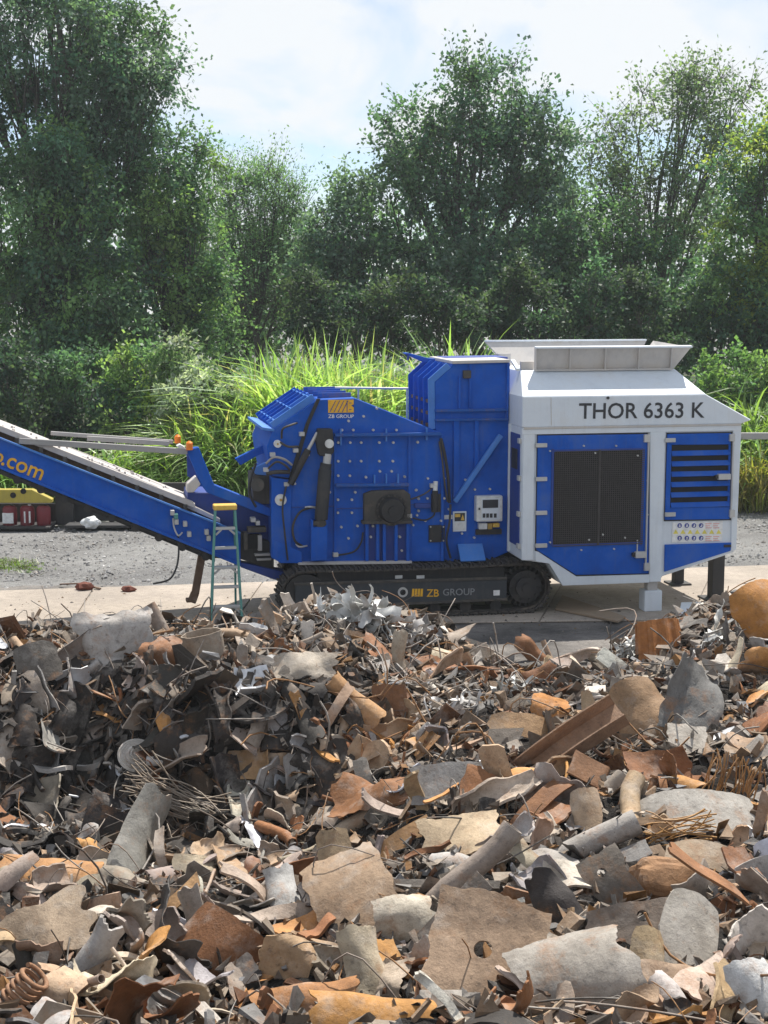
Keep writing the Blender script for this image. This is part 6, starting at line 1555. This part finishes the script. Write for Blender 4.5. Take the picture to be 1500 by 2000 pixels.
hero('tan_chunk', 'knotted tan scrap chunk at the bottom, left of the bone coloured casing', 'chunk', 558, 1880, 100, 72, (.38, .27, .17), -10, 10, 0, .14, bend=2.6, bax=.9, crumple=.4, roundness=.4, th=.02, seed=67, short='knotted tan chunk')

# ---------------------------------------------------------------- the 300 largest of the unnamed pieces: each an object, described by its look and its neighbour
HU = np.array([[h[0], h[1]] for h in HEROES]); HRW = np.array([[h[5], h[6]] for h in HEROES])
def covers_hero(u, v, k=.42, e=8):
    return (((u - HU[:, 0]) / (HRW[:, 0] * k + e)) ** 2 + ((v - HU[:, 1]) / (HRW[:, 1] * k + e)) ** 2 < 1).any()
KINDS = [('bark', 'torn_sheet', 'torn sheet', ['trough shaped', 'buckled', 'bowed', 'torn']), ('plate', 'scrap_plate', 'plate', ['bent', 'ragged', 'dented', 'rough']), ('curl', 'curled_sheet', 'curled sheet', ['half rolled', 'curled', 'scrolled']), ('strip', 'metal_strip', 'strip', ['twisted', 'narrow', 'wavy', 'bent']),
         ('fold', 'folded_offcut', 'offcut', ['folded', 'creased', 'angled']), ('crumpled', 'crumpled_scrap', 'crumpled scrap', ['crushed', 'crumpled', 'crinkled']), ('pipe', 'pipe_piece', 'pipe', ['short', 'dented', 'open ended']),
         ('rod', 'metal_rod', 'rod', ['thin', 'bent', 'slender']), ('lump', 'scrap_lump', 'lump', ['rough', 'knobbly', 'crusty'])]
KP = np.array([.36, .08, .16, .18, .09, .12, .03, .03, .0])
CN = list(CNAME); CPR = np.array([.14, .06, .20, .16, .21, .11, .07, .055, .02]); CPR = CPR / CPR.sum()
used = {}
placed = []
tries = 0
while len(placed) < 300 and tries < 30000:
    tries += 1
    if len(placed) < 225: u, v = rng.uniform(-30, 1530), 1530 + 490 * rng.uniform() ** .85
    else: u, v = rng.uniform(-20, 1520), rng.uniform(1290, 1600)
    p = on_heap(u, v)
    d = np.linalg.norm(p - CAM)
    s = float(np.clip(rng.lognormal(-.62, .36), .22, .78)); 
    if len(placed) >= 225: s = float(np.clip(s, .3, .5))
    spx = s * FPX / d
    if covers_hero(u, v, .34, spx * .34): continue
    if any((u - q[0]) ** 2 + (v - q[1]) ** 2 < (.155 * (spx + q[2])) ** 2 for q in placed): continue
    ki = rng.choice(len(KINDS), p=KP / KP.sum()); kd, nm, ct, adjs = KINDS[ki]
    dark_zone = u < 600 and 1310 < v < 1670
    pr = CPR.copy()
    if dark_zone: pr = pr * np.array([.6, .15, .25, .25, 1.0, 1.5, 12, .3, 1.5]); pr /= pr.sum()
    elif u > 560: pr = pr * np.array([1.5, 1.6, 1.3, 1, .9, .8, .7, 1, 1]); pr /= pr.sum()
    cn = CN[rng.choice(len(CN), p=pr)]
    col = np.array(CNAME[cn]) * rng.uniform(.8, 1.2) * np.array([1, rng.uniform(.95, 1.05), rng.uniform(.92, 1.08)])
    n = heap_normal(p[0], p[1]); n = unit(n + rng.normal(size=3) * .55 + np.array([0, -.25, 0]))
    if n[2] < .05: n[2] = .1; n = unit(n)
    M = basis(n, rng.uniform(0, 6.28))
    geo = geo_arrays(kd, s, True)
    m = MB(); add_geo(m, geo, np.eye(3), 0, col)
    me = m.mesh(nm, ALUM if cn == 'silvery' else SCRAPM)
    o = link(nm, me)
    off = p + np.array([0, 0, rng.uniform(.03, .12)])
    o.matrix_world = Matrix([list(M[0]) + [off[0]], list(M[1]) + [off[1]], list(M[2]) + [off[2]], [0, 0, 0, 1]])
    placed.append((u, v, spx))
    # nearest named piece and on which side of it
    ar = adjs[rng.integers(len(adjs))]; sz = 'large ' if spx > 150 else ('small ' if spx < 70 else '')
    best = None
    order = np.argsort(((HU[:, 0] - u)) ** 2 + (HU[:, 1] - v) ** 2)[:4]
    for hi in order:
        h = HEROES[hi]; du, dv = u - h[0], v - h[1]
        dirs = [('right of' if du > 0 else 'left of'), ('below' if dv > 0 else 'above')]
        if abs(dv) > abs(du): dirs.reverse()
        if min(abs(du), abs(dv)) > .5 * max(abs(du), abs(dv)): dirs.insert(0, dirs[0].replace(' of', '') + ' and ' + dirs[1] if 'of' in dirs[0] else dirs[0] + ' and ' + dirs[1])
        for dr in dirs:
            for a2 in [ar] + adjs:
                lab = f"{sz}{a2} {cn} {ct} {dr} the {h[4]}"
                if lab not in used and len(lab.split()) <= 16: best = lab; break
            if best: break
        if best: break
    if best is None: best = lab
    used[best] = used.get(best, 0) + 1
    tag(o, best, ct, 'loose ' + {'lump': 'scrap lumps', 'torn sheet': 'torn sheets', 'crumpled scrap': 'crumpled scraps', 'plate': 'scrap plates', 'strip': 'metal strips', 'offcut': 'folded offcuts', 'curled sheet': 'curled sheets', 'pipe': 'pipe pieces', 'rod': 'metal rods'}[ct] + ' on the heap')

# ---------------------------------------------------------------- the rest of the heap as one mass
lib = []
for kd, cnt in (('bark', 26), ('plate', 8), ('curl', 12), ('strip', 18), ('fold', 9), ('crumpled', 16), ('pipe', 5), ('rod', 7), ('lump', 2)):
    for _ in range(cnt): lib.append((kd, geo_arrays(kd, .3)))
wires = [geo_arrays('wire', .3) for _ in range(18)]
m = MB(); ma = MB()
Xo = np.concatenate([rng.uniform(-9, -2.5, 2600), rng.uniform(2.5, 9, 2600)]); Yo = rng.uniform(4.2, 18.3, 5200)
po = project(np.stack([Xo, Yo, HZ(Xo, Yo)], -1)); oo = ((po[:, 0] < -260) | (po[:, 0] > 1760)) & (HZ(Xo, Yo) > 0) & (np.abs(Xo) < Yo * .25 + 3.2)
for x, y in zip(Xo[oo], Yo[oo]):      # the heap goes on past the sides of the picture
    kd, geo = lib[rng.integers(len(lib))]; nn_ = heap_normal(np.array([x]), np.array([y]))[0]; nn_ = unit(nn_ + rng.normal(size=3) * .6); nn_[2] = abs(nn_[2])
    add_geo(m, geo, basis(nn_, rng.uniform(0, 6.28)) * rng.uniform(.6, 1.5), np.array([x, y, HZ(x, y) + rng.uniform(-.08, .05)]), np.array(CNAME[CN[rng.choice(len(CN), p=CPR)]]) * rng.uniform(.75, 1.2))
N = 0; target = 3700
X = rng.uniform(-6.5, 6.5, 40000); Y = 5.2 + 13.2 * rng.uniform(size=40000) ** 1.05
X[::7] = rng.uniform(-5, .6, len(X[::7])); Y[::7] = 12.75 + .35 * np.sin(1.9 * X[::7] + .6) + .2 * np.sin(4.3 * X[::7]) + rng.normal(size=len(X[::7])) * .3
pj = project(np.stack([X, Y, HZ(X, Y)], -1))
ok = (pj[:, 0] > -260) & (pj[:, 0] < 1760) & (pj[:, 1] < 2200) & (HZ(X, Y) > .0); X, Y, pj = X[ok], Y[ok], pj[ok]
nrm_ = heap_normal(X, Y); zz_ = HZ(X, Y)
for k in range(min(target, len(X))):
    x, y = X[k], Y[k]
    far = y > 11
    s = float(np.clip(rng.lognormal(-.22, .5), .25, 2.2)) * (1.0 if far else .66)
    kd, geo = lib[rng.integers(len(lib))]
    spx = .3 * s * FPX / pj[k, 2]
    if covers_hero(pj[k, 0], pj[k, 1], .42, spx * .3):
        if covers_hero(pj[k, 0], pj[k, 1], .42, 2): continue
        s *= .4
    if Y[k] < 9.8:
        if rng.uniform() < .45: continue
        s = min(s, 1.0)
    if zz_[k] < .25: s *= .6
    u_, v_ = pj[k, 0], pj[k, 1]
    pr = CPR.copy()
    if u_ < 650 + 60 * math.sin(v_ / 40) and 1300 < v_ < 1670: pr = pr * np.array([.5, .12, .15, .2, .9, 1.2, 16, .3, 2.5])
    elif v_ < 1330 and u_ < 620: pr = pr * np.array([.8, .5, 1, 1.2, 1.2, 1.2, .8, 2, 1.5])
    elif 600 < u_ < 1000 and v_ < 1400: pr = pr * np.array([1.2, 1.2, .8, .8, 1, 1.3, 1.2, 1.5, 4])
    elif u_ > 980 and v_ < 1450: pr = pr * np.array([1.3, 1.6, 1, 1, 1, 1.2, 1, 1.2, 3])
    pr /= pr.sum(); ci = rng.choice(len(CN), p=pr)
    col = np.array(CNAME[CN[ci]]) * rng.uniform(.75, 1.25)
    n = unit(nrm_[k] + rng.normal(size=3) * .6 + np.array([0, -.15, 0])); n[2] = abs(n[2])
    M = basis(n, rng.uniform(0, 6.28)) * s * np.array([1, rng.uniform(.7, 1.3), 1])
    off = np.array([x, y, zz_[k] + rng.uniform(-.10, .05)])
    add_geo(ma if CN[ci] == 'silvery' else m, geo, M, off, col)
for k in range(620):
    i_ = rng.integers(len(X))
    if Y[i_] < 9.5 and rng.uniform() < .6: continue
    n = unit(nrm_[i_] + rng.normal(size=3) * .35); M = basis(n, rng.uniform(0, 6.28)) * rng.uniform(.5, 1.6)
    col = np.array([(.24, .2, .17), (.33, .30, .27), (.30, .16, .07), (.10, .09, .08)][rng.integers(4)])
    add_geo(m, wires[rng.integers(18)], M, np.array([X[i_], Y[i_], zz_[i_] + rng.uniform(.0, .14)]), col)
# fine shards
NB = 21000
X = rng.uniform(-6, 6, NB * 2); Y = 5.2 + 13.6 * rng.uniform(size=NB * 2); Zb = HZ(X, Y)
ok = (np.abs(X) < Y * .30 + .3); X, Y, Zb = X[ok][:NB], Y[ok][:NB], Zb[ok][:NB]; NB = len(X)
nr = unit(heap_normal(X, Y) + rng.normal(size=(NB, 3)) * .7)
t = unit(np.cross(rng.normal(size=(NB, 3)), nr)); b = np.cross(nr, t)
l_ = rng.lognormal(-3.25, .5, NB) * np.where(Y > 11, 1.25, 1); w_ = l_ * rng.uniform(.12, .8, NB); h_ = rng.uniform(.004, .012, NB)
bxv = np.array([(-1, -1, -1), (1, -1, -1), (1, 1, -1), (-1, 1, -1), (-1, -1, 1), (1, -1, 1), (1, 1, 1), (-1, 1, 1)], float)
Vb = bxv[None] * rng.uniform(.55, 1.2, (NB, 8, 3))
Vb[:, :, 2] = bxv[None, :, 2] + (rng.normal(size=(NB, 1)) * Vb[:, :, 0] ** 2 * 3 + rng.normal(size=(NB, 1)) * Vb[:, :, 0] * Vb[:, :, 1] * 2)
Vw = np.stack([X, Y, Zb + rng.uniform(-.03, .07, NB)], -1)[:, None] + Vb[:, :, :1] * (t * l_[:, None])[:, None] + Vb[:, :, 1:2] * (b * w_[:, None])[:, None] + Vb[:, :, 2:] * (nr * h_[:, None])[:, None]
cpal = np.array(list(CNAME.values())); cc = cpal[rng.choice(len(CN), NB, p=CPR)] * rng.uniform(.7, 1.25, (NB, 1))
dz_ = (X < .0) & (Y > 9.3) & (Y < 13.5); cc *= .52; cc[dz_] *= .45  # shards darkened to paint shade into the gaps; left hollow darker still
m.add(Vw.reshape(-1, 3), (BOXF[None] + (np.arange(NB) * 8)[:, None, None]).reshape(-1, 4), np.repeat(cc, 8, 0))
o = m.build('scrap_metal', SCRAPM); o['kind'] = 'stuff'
o = ma.build('aluminium_scrap', ALUM); o['kind'] = 'stuff'
print('tris', sum(len(o.data.polygons) * 2 for o in bpy.data.objects if o.type == 'MESH'))
print('script', round(time.time() - T_START, 1), 's;', len(placed), 'loose pieces;', sum(1 for k in used.values() if k > 1), 'shared labels')
